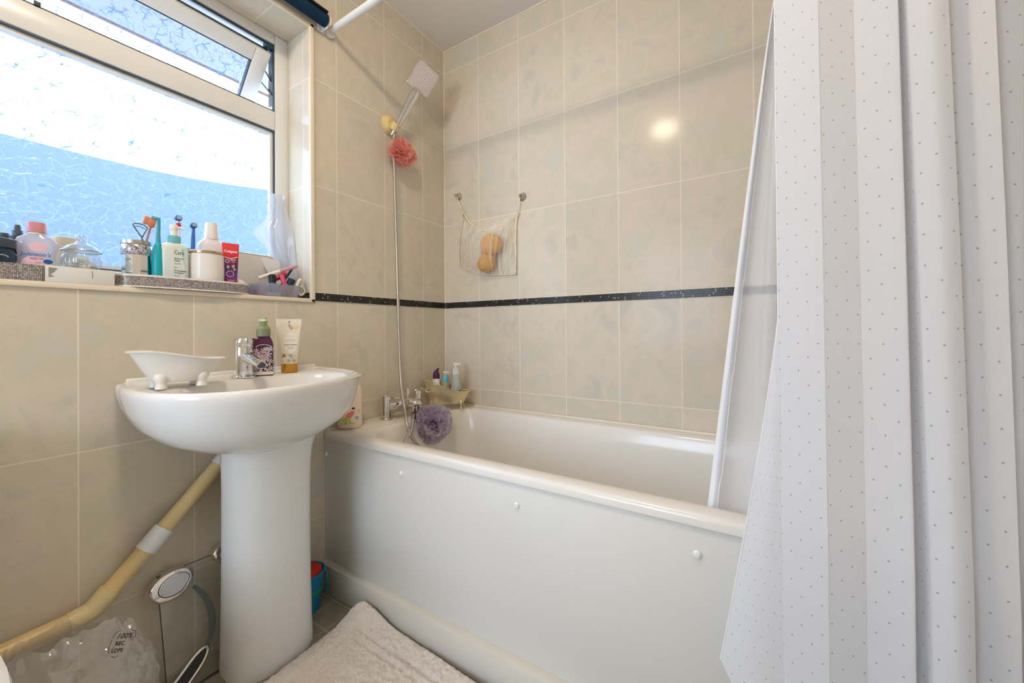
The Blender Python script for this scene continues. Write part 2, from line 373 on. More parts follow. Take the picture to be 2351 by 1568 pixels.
# ------------------------------------------------------------------ window
win = bpy.data.objects.new('window_1', None); COL.objects.link(win); win['kind'] = 'structure'; win['label'] = 'white window with leaf patterned glass and open top light'
FX0, FX1 = -.198, -.155                                            # frame thickness
bm = BM()
box(bm, FX0, FX1, -.794, -.744, WZ0-.001, WZ1, .004); box(bm, FX0, FX1, WY0, -1.97, WZ0-.001, WZ1, .004)
box(bm, -.192, FX1, -1.97, -.794, 2.092, WZ1, .004); box(bm, FX0, FX1, -1.97, -.794, WZ0-.001, 1.158, .004)
box(bm, FX0, FX1, -1.97, -.794, 1.757, 1.832, .006)
obj('frame', bm, M_upvc, win)
bm = BM()
def rim(bm, x0, x1, y0, y1, z0, z1, t): box(bm, x0, x1, y0, y0+t, z0, z1); box(bm, x0, x1, y1-t, y1, z0, z1); box(bm, x0, x1, y0+t, y1-t, z0, z0+t); box(bm, x0, x1, y0+t, y1-t, z1-t, z1)
rim(bm, -.168, -.160, -1.969, -.795, 1.159, 1.756, .0035); rim(bm, -.172, -.160, -1.969, -.795, 1.833, 2.091, .003)
obj('gasket', bm, M_gasket, win, smooth=0)
bm = BM(); rim(bm, -.187, -.168, -1.967, -.797, 1.161, 1.754, .012); obj('glazing_bead', bm, M_upvc, win, smooth=0)
bm = BM(); box(bm, -.186, -.182, -1.96, -.80, 1.165, 1.750); obj('patterned_pane', bm, M_glass, win, smooth=0)
# top light: hung at its head, swung outward about 43 degrees
sash = bpy.data.objects.new('top_sash', None); COL.objects.link(sash); sash.parent = win; sash.location = (-.148, 0, 2.040); sash.rotation_euler = (0, math.radians(42), 0)
SH = .285; SY1 = -.812; SY0 = -1.955
bm = BM()
box(bm, -.05, 0, SY1-.052, SY1, -SH, 0, .004); box(bm, -.05, 0, SY0, SY0+.052, -SH, 0, .004); box(bm, -.05, 0, SY0+.052, SY1-.052, -.052, 0, .004); box(bm, -.05, 0, SY0+.052, SY1-.052, -SH, -SH+.052, .004)
obj('sash_frame', bm, M_upvc, sash)
bm = BM(); rim(bm, -.022, -.004, SY0+.05, SY1-.05, -SH+.05, -.05, .006); rim(bm, -.053, -.046, SY0-.004, SY1+.004, -SH-.004, .004, .008); obj('sash_gasket', bm, M_gasket, sash, smooth=0)
bm = BM(); box(bm, -.028, -.024, SY0+.05, SY1-.05, -SH+.05, -.05); obj('sash_pane', bm, M_glass, sash, smooth=0)
M_stay = mat('grey_window_stay', lin(120, 122, 126), .35, metal=.8); M_mech = mat('teal_stained_hinge', lin(52, 92, 100), .4, metal=.5)
bm = BM(); box(bm, -.20, -.162, -.7975, -.7955, 1.86, 2.085); tube(bm, [(-.172, -.799, 1.90), (-.245, -.806, 1.975)], .005, 8, flat=.5); tube(bm, [(-.178, -.8, 1.955), (-.205, -.806, 2.0)], .004, 8, flat=.5)
obj('friction_stay', bm, M_stay, win)
bm = BM(); box(bm, -.185, -.157, -.826, -.7955, 2.072, 2.091, .003); obj('hinge_corner', bm, M_mech, win)
bm = BM(); box(bm, -.158, -.150, -1.398, -1.386, 1.832, 1.842, .001); obj('striker', bm, M_gasket, win)
# outside: eaves above and a pale wall across the passage
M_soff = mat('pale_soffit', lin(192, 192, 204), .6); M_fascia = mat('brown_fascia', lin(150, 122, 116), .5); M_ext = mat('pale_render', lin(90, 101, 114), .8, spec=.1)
bm = BM(); box(bm, -.80, -.20, -4.5, 2.5, 2.25, 2.28); struct('trim_7', bm, M_soff, label='pale soffit of the eaves outside the window')
bm = BM(); box(bm, -.812, -.80, -4.5, 2.5, 2.243, 2.36); struct('trim_8', bm, M_fascia, label='brown fascia board outside the window')
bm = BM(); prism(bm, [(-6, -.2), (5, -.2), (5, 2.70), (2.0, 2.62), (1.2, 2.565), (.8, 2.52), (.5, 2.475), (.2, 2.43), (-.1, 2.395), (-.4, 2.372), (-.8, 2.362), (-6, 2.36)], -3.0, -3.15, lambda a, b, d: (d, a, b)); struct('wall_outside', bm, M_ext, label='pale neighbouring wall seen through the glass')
bm = BM(); face(bm, [(-.2, -6, -.2), (-.2, 5, -.2), (-3.2, 5, -.2), (-3.2, -6, -.2)]); struct('floor_outside', bm, mat('concrete_path', lin(170, 168, 165), .8), label='concrete passage outside the window')

# ------------------------------------------------------------------ ceiling lamp (seen only as its reflection in the tiles)
lt = thing('ceiling_light', 'round warm ceiling light reflected as a pale spot in the bath wall tiles', 'light', (.84, -1.44, H))
bm = BM(); lathe(bm, [(.125, 0), (.125, -.022), (.115, -.026)], 32, cap0=True); obj('base_plate', bm, M_white_pl, lt)
M_lamp = mat('lit_opal_shade', (1, .9, .75), .4); p = M_lamp.node_tree.nodes['Principled BSDF']; p.inputs['Emission Color'].default_value = (*LAMP_COL, 1); p.inputs['Emission Strength'].default_value = LAMP_STR
bm = BM(); lathe(bm, [(.088, -.026)]+[(.088*math.cos(a), -.026-.05*math.sin(a)) for a in [PI/2*i/8 for i in range(1, 9)]], 32); obj('opal_shade', bm, M_lamp, lt)
# ------------------------------------------------------------------ bathtub
RZ = .594
tub = thing('bathtub', 'white bathtub along the tiled wall', 'bathtub', (0, 0, 0))
def tubring(x0, x1, y0, y1, r, z, k=10): return rrect((x0+x1)/2, (y0+y1)/2, z, (x1-x0)/2, (y1-y0)/2, r, k)
X0, X1, Y0, Y1 = .0015, XR-.002, -.70, -.0015
bm = BM()
rings = [tubring(X0+.012, X1, Y0+.012, Y1, .01, RZ-.028), tubring(X0, X1, Y0, Y1, .012, RZ-.026), tubring(X0, X1, Y0, Y1, .012, RZ-.012),
         tubring(X0, X1, Y0+.003, Y1, .012, RZ-.004), tubring(X0+.001, X1, Y0+.011, Y1, .012, RZ),
         tubring(.148, XR-.10, -.648, -.055, .13, RZ), tubring(.153, XR-.107, -.641, -.062, .13, RZ-.003), tubring(.158, XR-.112, -.636, -.067, .13, RZ-.012), tubring(.166, XR-.13, -.630, -.074, .13, RZ-.06),
         tubring(.195, XR-.20, -.610, -.095, .14, RZ-.25), tubring(.23, XR-.27, -.585, -.12, .14, RZ-.36), tubring(.28, XR-.33, -.54, -.165, .13, RZ-.41)]
loft(bm, rings, cap0=False); obj('tub', bm, M_acr, tub, smooth=60)
bm = BM(); box(bm, .0015, XR-.003, -.694, -.684, .095, RZ-.024, .001); pan = obj('side_panel', bm, M_panel, tub)
for x in (.012, .425, .873, 1.315):
    bm = BM(); t = lathe(bm, [(.0085, 0), (.0085, .003), (.006, .006), (.001, .007)], 16)
    for v in bm.verts: v.co = Vector((x+v.co.x, -.694-v.co.z, .508+v.co.y))
    obj('screw_cap', bm, M_white_pl, pan)
bm = BM(); box(bm, .0015, XR-.003, -.722, -.684, .001, .1035, .003); obj('plinth', bm, mat('white_plinth', lin(222, 218, 208), .35), tub)
bm = BM(); tube(bm, [(.006, -.007, RZ+.003), (XR-.006, -.007, RZ+.003)], .0045, 8); tube(bm, [(.006, -.69, RZ+.002), (.006, -.007, RZ+.002)], .004, 8); obj('sealant_bead', bm, M_seal, tub, smooth=60)

# ------------------------------------------------------------------ wash basin and pedestal
bas = thing('wash_basin', 'white ceramic wash basin fixed under the window', 'basin', (0, 0, 0))
OUT = [(.0005, -1.285), (.06, -1.29), (.15, -1.303), (.25, -1.306), (.33, -1.293), (.39, -1.263), (.43, -1.222), (.458, -1.17), (.468, -1.10), (.462, -1.035), (.442, -.955), (.408, -.875), (.35, -.797), (.275, -.752), (.18, -.728), (.08, -.720), (.0005, -.712)]
CX, CY = .20, -1.0
pl = [Vector((x, y, 0)) for x, y in OUT]; dense = spline(pl, 14)
back = [Vector((.0005, -.712-.573*i/24, 0)) for i in range(1, 24)]
poly = dense+back
def resamp(n=112):
    out = []
    for i in range(n):
        a = 2*PI*i/n; d = Vector((math.cos(a), math.sin(a), 0)); best = None
        for j in range(len(poly)):
            p, q = poly[j]-Vector((CX, CY, 0)), poly[(j+1) % len(poly)]-Vector((CX, CY, 0)); e = q-p
            den = d.x*e.y-d.y*e.x
            if abs(den) < 1e-12: continue
            s = (p.x*e.y-p.y*e.x)/den; t = (p.x*d.y-p.y*d.x)/den
            if s > 0 and -1e-6 <= t <= 1+1e-6 and (best is None or s > best): best = s
        out.append(d*best)
    return out
OR = resamp()
def bring(sf, sb, z, x_min=.0005, dx=0, inset=0):
    o = []
    for d in OR:
        L = d.length; q = d*((L-inset)/L)
        o.append(Vector((max(x_min, CX+dx+q.x*sf), CY+q.y*sb, z)))
    return o
def bowl(rx, ry, z, cx=.285):
    return [Vector((cx+rx*d.normalized().x, CY+ry*d.normalized().y, z)) for d in OR]
bm = BM()
rings = [bring(.36, .30, .655), bring(.50, .44, .664), bring(.68, .64, .684), bring(.82, .81, .712), bring(.91, .915, .745), bring(.965, .972, .785), bring(.99, .993, .815), bring(1, 1, .832), bring(1, 1, .839, inset=.001), bring(1, 1, .8445, inset=.005), bring(1, 1, .846, inset=.012), bring(1, 1, .8445, inset=.02), bring(1, 1, .8405, inset=.027), bring(1, 1, .840, inset=.035),
         bowl(.150, .235, .8395), bowl(.145, .228, .835), bowl(.138, .215, .81), bowl(.12, .18, .76), bowl(.08, .12, .725), bowl(.02, .02, .715)]
loft(bm, rings); box(bm, .0008, .012, -1.262, -.735, .828, .856, .004)
obj('bowl', bm, M_cer, bas, smooth=70)
bm = BM(); lathe(bm, [(.022, .716), (.022, .719), (.012, .719)], 20, c=(.285, CY)); obj('waste_fitting', bm, M_chrome, bas)
ped = BM(); pr = []
for z, rx, ry, cx in [(0.001, .104, .119, .146), (.02, .105, .120, .146), (.05, .103, .118, .146), (.2, .102, .115, .145), (.4, .102, .113, .145), (.55, .105, .113, .146), (.62, .112, .115, .15), (.685, .13, .125, .16)]:
    pr.append(selip(cx, -.975, z, rx, ry, 2.6, 48))
loft(ped, pr)
for v in ped.verts: v.co.x = max(.112, v.co.x)
pd = obj('basin_pedestal', ped, M_cer, None, smooth=70); tag(pd, 'white ceramic pedestal column standing under the wash basin', 'pedestal')

# ------------------------------------------------------------------ shower rail and curtain
rail = thing('curtain_rail', 'white shower curtain rail fixed above the bath', 'rail', (0, -.668, 2.157))
bm = BM(); tube(bm, [(.004, 0, 0), (XR-.002, 0, .004)], .0125, 18); obj('rail_tube', bm, M_white_pl, rail, smooth=60)
for x0, x1 in ((.0015, .014), (XR-.014, XR-.0015)): bm = BM(); tube(bm, [(x0, 0, 0), (x1, 0, 0)], .024, 24); obj('wall_flange', bm, M_white_pl, rail)
cur = thing('shower_curtain', 'white shower curtain with small silver dots hanging from the rail', 'curtain', (0, 0, 0))
def drape(name, prof, m, zs, hem=None):
    """prof(z) -> list of (x,y) knots along the cloth at that height"""
    bm = BM(); uvl = bm.loops.layers.uv.new('UVMap'); grid = []; us = None
    for z in zs:
        pts = spline([Vector((x, y, 0)) for x, y in prof(z)], 6); row = []; s = 0
        for i, p in enumerate(pts):
            if i: s += (p-pts[i-1]).length
            row.append(Vector((p.x, p.y, z-(hem(s) if hem else 0)*max(0, (1.1-z)/.74))))
        grid.append(row)
    ref = grid[-1]; us = [0]
    for a, b in zip(ref, ref[1:]): us.append(us[-1]+(b-a).length)
    V = [[bm.verts.new(p) for p in r] for r in grid]
    for i in range(len(zs)-1):
        for j in range(len(us)-1):
            f = bm.faces.new((V[i][j], V[i][j+1], V[i+1][j+1], V[i+1][j]))
            for lp, (a, b) in zip(f.loops, ((i, j), (i, j+1), (i+1, j+1), (i+1, j))): lp[uvl].uv = (us[b]+1.0, grid[a][b].z)
    return obj(name, bm, m, cur, smooth=180)
def lerp(a, b, t): return a+(b-a)*t
ZT = 2.135
def outer(z):
    t = (ZT-z)/(ZT-.36)                                            # 0 at the rail, 1 at the hem level of the leading corner
    f = max(0, (1.0-z)/.64)**1.15                                  # the leading flap opens out below the bath rim
    yb = -.668-.095*min(1, t*1.25)
    k = [(1.458-.095*f, yb-.004+.002*f), (1.459-.05*f, yb-.008-.016*f), (1.4595, yb-.010-.012*f), (1.461, yb-.012-.013*f), (1.490, yb-.026-.005*f), (1.517, yb-.038), (1.5205, yb-.038), (1.545, yb-.029), (1.5655, yb-.022), (1.569, yb-.0225), (1.590, yb-.030), (1.6145, yb-.039),
         (1.6185, yb-.034), (1.6165, yb-.014), (1.618, yb-.010), (1.622+.008*t, yb-.014), (1.624+.012*t, yb-.030-.01*t), (1.626+.012*t, yb-.034-.01*t), (1.648+.008*t, yb-.046-.008*t), (1.6665+.008*t, yb-.040-.006*t), (1.668+.008*t, yb-.036), (1.668, yb+.006), (1.671, yb+.010), (1.678, yb-.008), (1.681, yb-.012),
         (1.700, yb-.016), (1.7215, yb-.022), (1.7235, yb-.018), (1.7225, yb+.016), (1.7255, yb+.020), (1.745, yb+.010), (1.765, yb+.016), (1.785, yb+.004), (1.79, yb+.006)]
    return k
zs = [ZT-(ZT-.36)*i/70 for i in range(71)]
def outer_hem(z): return outer(z)
oc = drape('outer_panel', outer, M_curt, zs, hem=lambda s: .26*(1-math.exp(-s*5.5)))
def inner(z):
    xe = lerp(1.462, 1.326, min(1, max(0, (1.66-z)/(1.66-.57)))**.92) if z > .57 else 1.326-.02*(.57-z)
    t = (ZT-z)/(ZT-.5); yb = -.66+.045*min(1, t*1.2); g = 1.458-xe
    return [(xe, yb+.002), (xe+.002+.10*g, yb-.006), (xe+.006+.28*g, yb+.012), (xe+.01+.52*g, yb+.008), (xe+.012+.62*g, yb-.006), (xe+.02+.74*g, yb-.004), (xe+.03+.88*g, yb+.014), (1.50, yb+.012), (1.54, yb)]
zi = [ZT-(ZT-.40)*i/60 for i in range(61)]
drape('inner_panel', inner, M_curt_in, zi)
bm = BM(); V = []
for z in zi:
    q = spline([Vector((x, y, z)) for x, y in inner(z)], 10); w = .022*min(1, .25+(ZT-z)/1.0); r, s = [], 0
    n = 0
    while n < len(q)-1 and s < w: s += (q[n+1]-q[n]).length; n += 1
    V.append([bm.verts.new(q[0]+Vector((-.0006, -.0012, 0))), bm.verts.new(q[max(1, n//2)]+Vector((0, -.0012, 0))), bm.verts.new(q[max(2, n)]+Vector((0, -.0012, 0)))])
for a, b in zip(V, V[1:]):
    for j in range(2): bm.faces.new((a[j], a[j+1], b[j+1], b[j]))
obj('inner_hem', bm, M_hem, cur, smooth=180)
bm = BM(); tube(bm, [Vector((*outer(z)[0], z)) for z in zs], .0014, 6); obj('hem_edge', bm, M_hem, cur)
for i in range(9):
    bm = BM(); x = 1.465+.036*i; c = [(x+.002*math.sin(a), -.668+.018*math.sin(a), 2.157-.006+.02*math.cos(a)) for a in [2*PI*k/16 for k in range(16)]]; tube(bm, c, .0016, 6, closed=True); obj('curtain_ring', bm, M_white_pl, cur)
# ------------------------------------------------------------------ plumbing and wet things
def ruffle(seed, R, sx, sy, sz, n, w):
    """bath puff: long crinkled mesh ribbons folded out from a knot, each a wavy fan"""
    rnd = random.Random(seed); bm = BM(); NK = 13
    for i in range(n):
        zz = 1-2*(i+.5)/n; a = i*2.39996+rnd.uniform(-.25, .25); h = math.sqrt(max(0, 1-zz*zz)); d = Vector((h*math.cos(a), h*math.sin(a), zz))
        s = d.cross(Vector((rnd.uniform(-1, 1), rnd.uniform(-1, 1), rnd.uniform(-1, 1)))).normalized(); q = d.cross(s)
        L = R*rnd.uniform(.80, 1.05); W = w*rnd.uniform(.8, 1.35); ph = rnd.uniform(0, 6); amp = rnd.uniform(.07, .13)*R; lean = rnd.uniform(-.22, .22)*R; rows = []
        for j in range(6):
            t = j/5; row = []
            for k in range(NK):
                u = k/(NK-1)*2-1; fan = .22+.95*t
                p = d*(L*(.15+.85*t)*(1-.30*u*u*t))+s*(W*fan*u)+q*(amp*math.sin(ph+u*5.2)*t+lean*t*t+.10*R*u*u*t)
                row.append(bm.verts.new((p.x*sx, p.y*sy, p.z*sz)))
            rows.append(row)
        for a_, b_ in zip(rows, rows[1:]):
            for k in range(NK-1): bm.faces.new((a_[k], a_[k+1], b_[k+1], b_[k]))
    return bm
def puff_mat(name, c): return thin_mat(name, c, .62, .4, .5, .02)

# bath mixer tap
mx = thing('bath_mixer_tap', 'chrome bath shower mixer tap with two lever handles on bath rim', 'tap', (.052, -.348, RZ))
for s in (-1, 1):
    y = .092*s; bm = BM(); lathe(bm, [(.029, 0), (.029, .005), (.024, .008)], 28, c=(0, y)); obj('base_flange', bm, M_chrome, mx)
    bm = BM(); tube(bm, [(0, y, .006), (-.002, y, .10)], .0195, 24); lv = obj('pillar', bm, M_chrome, mx)
    bm = BM(); prism(bm, [(-.024, .098), (.0, .116), (.02, .117), (.066, .103), (.072, .098), (.064, .096), (.02, .104), (.018, .098)], y-.014, y+.014, lambda a, b, d: (a, d, b)); lathe(bm, [(.0215, .088), (.0215, .104), (.017, .11)], 24, c=(0, y)); obj('lever_handle', bm, M_chrome, mx)
bm = BM(); tube(bm, spline([(0, -.092, .052), (.012, -.05, .055), (.02, 0, .058), (.012, .05, .055), (0, .092, .052)], 6), .019, 20); obj('crossbar', bm, M_chrome, mx, smooth=60)
bm = BM(); loft(bm, [selip(.015, .0, .045, .03, .022, 2.4, 28), selip(.05, .0, .05, .045, .026, 2.4, 28), selip(.06, 0, .062, .052, .03, 2.4, 28), selip(.055, 0, .076, .048, .027, 2.4, 28), selip(.04, 0, .084, .03, .018, 2.4, 28)]); obj('spout', bm, M_chrome, mx, smooth=70)
bm = BM(); lathe(bm, [(.007, .08), (.007, .096), (.0105, .098), (.0105, .122), (.009, .124)], 20, c=(.03, .0)); obj('diverter_knob', bm, M_chrome, mx)
bm = BM(); lathe(bm, [(.011, .018), (.011, .05)], 18, c=(.075, -.004)); obj('hose_outlet', bm, M_chrome, mx)

# hand shower with bracket and hose
sh = thing('hand_shower', 'chrome hand shower with square spray head in cream wall bracket', 'shower', (.052, -.378, 1.90))
hd = Vector((.11, -.268, 2.146)); hb = Vector((.052, -.378, 1.885)); loc = Vector((.052, -.378, 1.90))
fn = Vector((.70, -.52, -.50)).normalized(); ax = (hd-hb).normalized(); ax = (ax-fn*ax.dot(fn)).normalized(); sd = fn.cross(ax)
Mh = Matrix((ax, sd, fn)).transposed()
def plate(bm, hx, hy, r, z0, z1, bev=.004):
    rs = [rrect(0, 0, z0, hx-bev, hy-bev, r), rrect(0, 0, z0+bev, hx, hy, r), rrect(0, 0, z1-bev*.6, hx, hy, r), rrect(0, 0, z1, hx-bev*.6, hy-bev*.6, r)]
    loft(bm, [[Mh @ p+(hd-loc) for p in q] for q in rs])
M_face = mat('pearl_spray_face', lin(205, 190, 184), .35)
bm = BM(); plate(bm, .060, .054, .013, -.012, .010); obj('head_shell', bm, M_chrome, sh)
bm = BM(); plate(bm, .057, .051, .012, .009, .0115, .001); fc = obj('spray_face', bm, M_face, sh)
bm = BM()
for i in range(-3, 4):
    for j in range(-3, 4):
        t = bmesh.new(); bmesh.ops.create_uvsphere(t, u_segments=8, v_segments=5, radius=.0024)
        for v in t.verts: v.co = Mh @ (v.co+Vector((i*.014, j*.0125, .0115)))+(hd-loc)
        merge(bm, t)
no = obj('spray_nozzles', bm, M_white_pl, fc); no['kind'] = 'stuff'
pts = [hb-loc, hb.lerp(hd, .25)-loc, hb.lerp(hd, .5)-loc+fn*-.004, hb.lerp(hd, .72)-loc+fn*-.006, hd-ax*.058-fn*.006-loc]
bm = BM(); tube(bm, spline(pts, 8), [.013+.010*min(1, i/22) for i in range(33)], 20, flat=.75); obj('handle', bm, M_chrome, sh, smooth=60)
bm = BM(); q = hd-ax*.064+sd*-.018-loc; tube(bm, [q, q-ax*.012], .004, 10); obj('mode_tab', bm, M_steel, sh)
bm = BM(); tube(bm, [hb-ax*.035-loc, hb-ax*.02-loc, hb+ax*.004-loc], [.0085, .0105, .0105], 18); obj('hose_nut', bm, M_chrome, sh)
HR = [(.050, -.385, 1.858), (.047, -.389, 1.80), (.050, -.387, 1.70), (.050, -.377, 1.39), (.050, -.369, 1.094), (.06, -.370, .86), (.085, -.383, .727), (.125, -.405, .648), (.17, -.435, .602), (.189, -.435, .556), (.201, -.417, .513), (.217, -.38, .46), (.245, -.33, .38), (.29, -.31, .29), (.33, -.36, .245), (.31, -.45, .27), (.26, -.50, .38), (.219, -.49, .48), (.203, -.472, .528), (.194, -.441, .549), (.180, -.412, .574), (.160, -.388, .603), (.142, -.367, .614), (.127, -.3525, .622)]
bm = BM(); tube(bm, [Vector(p) for p in spline(HR, 14)], .0070, 14)
def hose_mat():
    m = mat('ribbed_steel_hose', (.55, .52, .48), .28, metal=1); t = NT(m); P = t.pos(); s = t.math('SINE', t.math('MULTIPLY', t.math('ADD', P[2], t.math('MULTIPLY', P[0], .6)), 2200.0))
    t.put(t.bsdf().inputs['Normal'], t.bump(s, .35, .001)); return m
ho = obj('shower_hose', bm, hose_mat(), None, smooth=180); tag(ho, 'ribbed steel shower hose hanging from hand shower down into the bath', 'hose')
br = thing('shower_bracket', 'yellowed cream wall bracket holding the hand shower', 'bracket', (.001, -.378, 1.915))
M_cream = mat('yellowed_plastic', lin(226, 200, 140), .4)
bm = BM(); loft(bm, [[Vector((x, p.x, p.y)) for p in circ(0, z, 0, r, r*1.15, 24)] for x, z, r in ((0, 0, .040), (.006, 0, .040), (.018, -.002, .034), (.03, -.006, .026))]); obj('wall_plate', bm, M_cream, br, smooth=50)
bm = BM(); d = (Vector((.052, -.378, 1.90))-Vector((.001, -.378, 1.915)))
for k in range(14):
    pass
c0 = d-ax*.008; ring = [];
a1 = ax.cross(Vector((1, 0, 0))).normalized(); a2 = ax.cross(a1)
for z in (-.016, .016):
    ring.append([c0+ax*z+(a1*math.cos(t)+a2*math.sin(t))*.0185 for t in [2*PI*i/24 for i in range(24)]])
loft(bm, [[c0+ax*-.016+(a1*math.cos(t)+a2*math.sin(t))*.0135 for t in [2*PI*i/24 for i in range(24)]]]+ring+[[c0+ax*.016+(a1*math.cos(t)+a2*math.sin(t))*.0135 for t in [2*PI*i/24 for i in range(24)]]], False, False)
tube(bm, [(.018, 0, -.004), tuple(c0*.72)], .013, 14); obj('holder_cup', bm, M_cream, br, smooth=50)
# bath puffs
ob = obj('coral_bath_puff', ruffle(3, .066, .80, 1.16, .98, 80, .027), puff_mat('coral_mesh', lin(250, 198, 186)), None, loc=(.058, -.345, 1.787), smooth=180); tag(ob, 'coral pink mesh bath puff hanging below the hand shower', 'bath puff')
pp = thing('lilac_bath_puff', 'lilac mesh bath puff hanging from bath mixer tap', 'bath puff', (.180, -.285, .560))
obj('mesh_ruffle', ruffle(8, .092, .92, 1.10, 1.0, 150, .030), puff_mat('lilac_mesh', lin(226, 216, 234)), pp, smooth=180)
bm = BM(); tube(bm, spline([(-.01, -.03, .0), (-.03, -.07, -.02), (-.035, -.085, .01), (-.03, -.08, .05), (-.045, -.07, .075)], 6), .003, 8)
for k in range(5): sphere(bm, (-.03-.002*k, -.082+.004*(k % 2), -.02+.016*k), .0085, u=10, v=6)
obj('beaded_cord', bm, M_black, pp)

# net bag on two hooks with two sponges
M_net = thin_mat('white_net', lin(255, 251, 246), .22, .4, .35, .01)
t = NT(M_net); P = t.objco(); rib = t.maprange(t.noise(t.comb(t.math('MULTIPLY', t.math('ADD', P[0], t.math('MULTIPLY', P[2], -.18)), 95.0), 0.0, t.math('MULTIPLY', P[2], 5.0)), 1.0, 2), .40, .68, .10, .46)
for n in t.n:
    if n.type == 'MIX_SHADER' and abs(n.inputs[0].default_value-.22) < .001: t.put(n.inputs[0], rib)
nb = thing('net_bag', 'white net bag hanging from two suction hooks on tiled wall', 'net bag', (0, 0, 0))
top = [(.138, 1.594), (.188, 1.533), (.251, 1.482), (.298, 1.463), (.34, 1.459), (.386, 1.479), (.435, 1.509), (.471, 1.527)]
lef = [(.138, 1.594), (.123, 1.509), (.11, 1.422), (.107, 1.355), (.118, 1.311)]; rig = [(.471, 1.527), (.459, 1.491), (.456, 1.42), (.455, 1.318), (.452, 1.241)]
bot = [(.118, 1.311), (.166, 1.294), (.227, 1.266), (.307, 1.251), (.384, 1.243), (.452, 1.241)]
def samp(c, n):
    s = spline([Vector((a, b, 0)) for a, b in c], 12); L = [0]
    for a, b in zip(s, s[1:]): L.append(L[-1]+(b-a).length)
    out = []; j = 0
    for i in range(n+1):
        t = L[-1]*i/n
        while j < len(L)-2 and L[j+1] < t: j += 1
        out.append(s[j].lerp(s[j+1], (t-L[j])/max(1e-9, L[j+1]-L[j])))
    return out
NU, NV = 40, 28
T_, B_, L_, Rg = samp(top, NU), samp(bot, NU), samp(lef, NV), samp(rig, NV)
def sheet(front):
    bm = BM(); V = []
    for i in range(NV+1):
        v = i/NV; row = []
        for j in range(NU+1):
            u = j/NU
            p = T_[j]*(1-v)+B_[j]*v+L_[i]*(1-u)+Rg[i]*u-(T_[0]*(1-u)*(1-v)+T_[-1]*u*(1-v)+B_[0]*(1-u)*v+B_[-1]*u*v)
            bulge = max(0, math.sin(PI*u))*max(0, math.sin(PI*min(1, v*.78+.20)))
            rip = .003*math.sin(u*38+3*v)*(1-v)
            y = -.006-(.105*bulge**.7+.012 if front else .0)+rip*(1 if front else .5)
            row.append(bm.verts.new((p.x, min(y, -.006), p.y)))
        V.append(row)
    for i in range(NV):
        for j in range(NU): bm.faces.new((V[i][j], V[i][j+1], V[i+1][j+1], V[i+1][j]))
    return bm
obj('net_front', sheet(True), M_net, nb, smooth=180); obj('net_back', sheet(False), M_net, nb, smooth=180)
M_cordw = mat('cream_cord', lin(245, 232, 210), .7)
bm = BM(); tube(bm, [Vector((p.x, -.020-.03*math.sin(PI*i/NU)**1, p.y)) for i, p in enumerate(T_)], .0022, 8)
for E in (L_, Rg): tube(bm, [Vector((p.x, -.016, p.y)) for p in E], .003, 8)
tube(bm, [Vector((p.x, -.014, p.y)) for p in B_], .002, 8)
obj('edge_piping', bm, M_cordw, nb, smooth=180)
bm = BM(); tube(bm, [(.101, -.022, 1.671), (.118, -.024, 1.63), (.138, -.02, 1.592)], .0026, 8); obj('hanging_loop', bm, M_cordw, nb, smooth=180)
bm = BM(); tube(bm, [(.486, -.022, 1.600), (.478, -.024, 1.565), (.471, -.02, 1.525)], .0026, 8); obj('hanging_loop', bm, M_cordw, nb, smooth=180)
M_suck = mat('grey_clear_suction_cup', lin(168, 152, 142), .25); 
for x, z, lab in ((.099, 1.676, 'small grey suction hook at left corner of the net bag'), (.487, 1.603, 'small grey suction hook at right corner of the net bag')):
    hk = thing('suction_hook', lab, 'hook', (x, -.001, z), group='net bag hooks')
    bm = BM(); loft(bm, [[Vector((p.x, y, p.y)) for p in circ(0, 0, 0, r, r, 24)] for y, r in ((0, .020), (-.003, .019), (-.007, .012), (-.012, .007))]); obj('suction_cup', bm, M_suck, hk, smooth=60)
    bm = BM(); tube(bm, spline([(0, -.010, .006), (0, -.018, .004), (0, -.028, -.004), (0, -.030, .006)], 5), .003, 8); obj('hook', bm, M_suck, hk, smooth=180)
def sponge_mat():
    m = mat('natural_sponge', lin(205, 160, 88), .9, spec=.1); t = NT(m); P = t.objco(); V = t.comb(*P)
    v = t.node('ShaderNodeTexVoronoi'); t.put(v.inputs['Vector'], V); v.inputs['Scale'].default_value = 120; hole = t.maprange(v.outputs['Distance'], .16, .3, 1, 0)
    sel = t.maprange(t.noise(V, 60, 2), .40, .52, 0, 1); h = t.math('MULTIPLY', hole, sel)
    t.put(t.bsdf().inputs['Base Color'], t.mix(h, lin(212, 158, 74), lin(104, 70, 30))); t.put(t.bsdf().inputs['Normal'], t.bump(h, -.5, .004)); return m
M_sponge = sponge_mat()
def sponge(seed, r, sx, sy, sz):
    bm = BM(); sphere(bm, (0, 0, 0), r, sx, sy, sz, 32, 20)
    for v in bm.verts: v.co += v.co.normalized()*.006*noise.noise(v.co*26+Vector((seed, 0, 0)))
    return bm
for c, s, dims, lab in (((.331, -.046, 1.388), 1, (1.2, .62, 1.0), 'upper of two round natural sponges in the net bag'), ((.302, -.038, 1.307), 9, (1.0, .62, .9), 'lower of two round natural sponges in the net bag')):
    o = obj('natural_sponge', sponge(s, .052, *dims), M_sponge, None, loc=c, smooth=180); tag(o, lab, 'sponge', 'natural sponges')

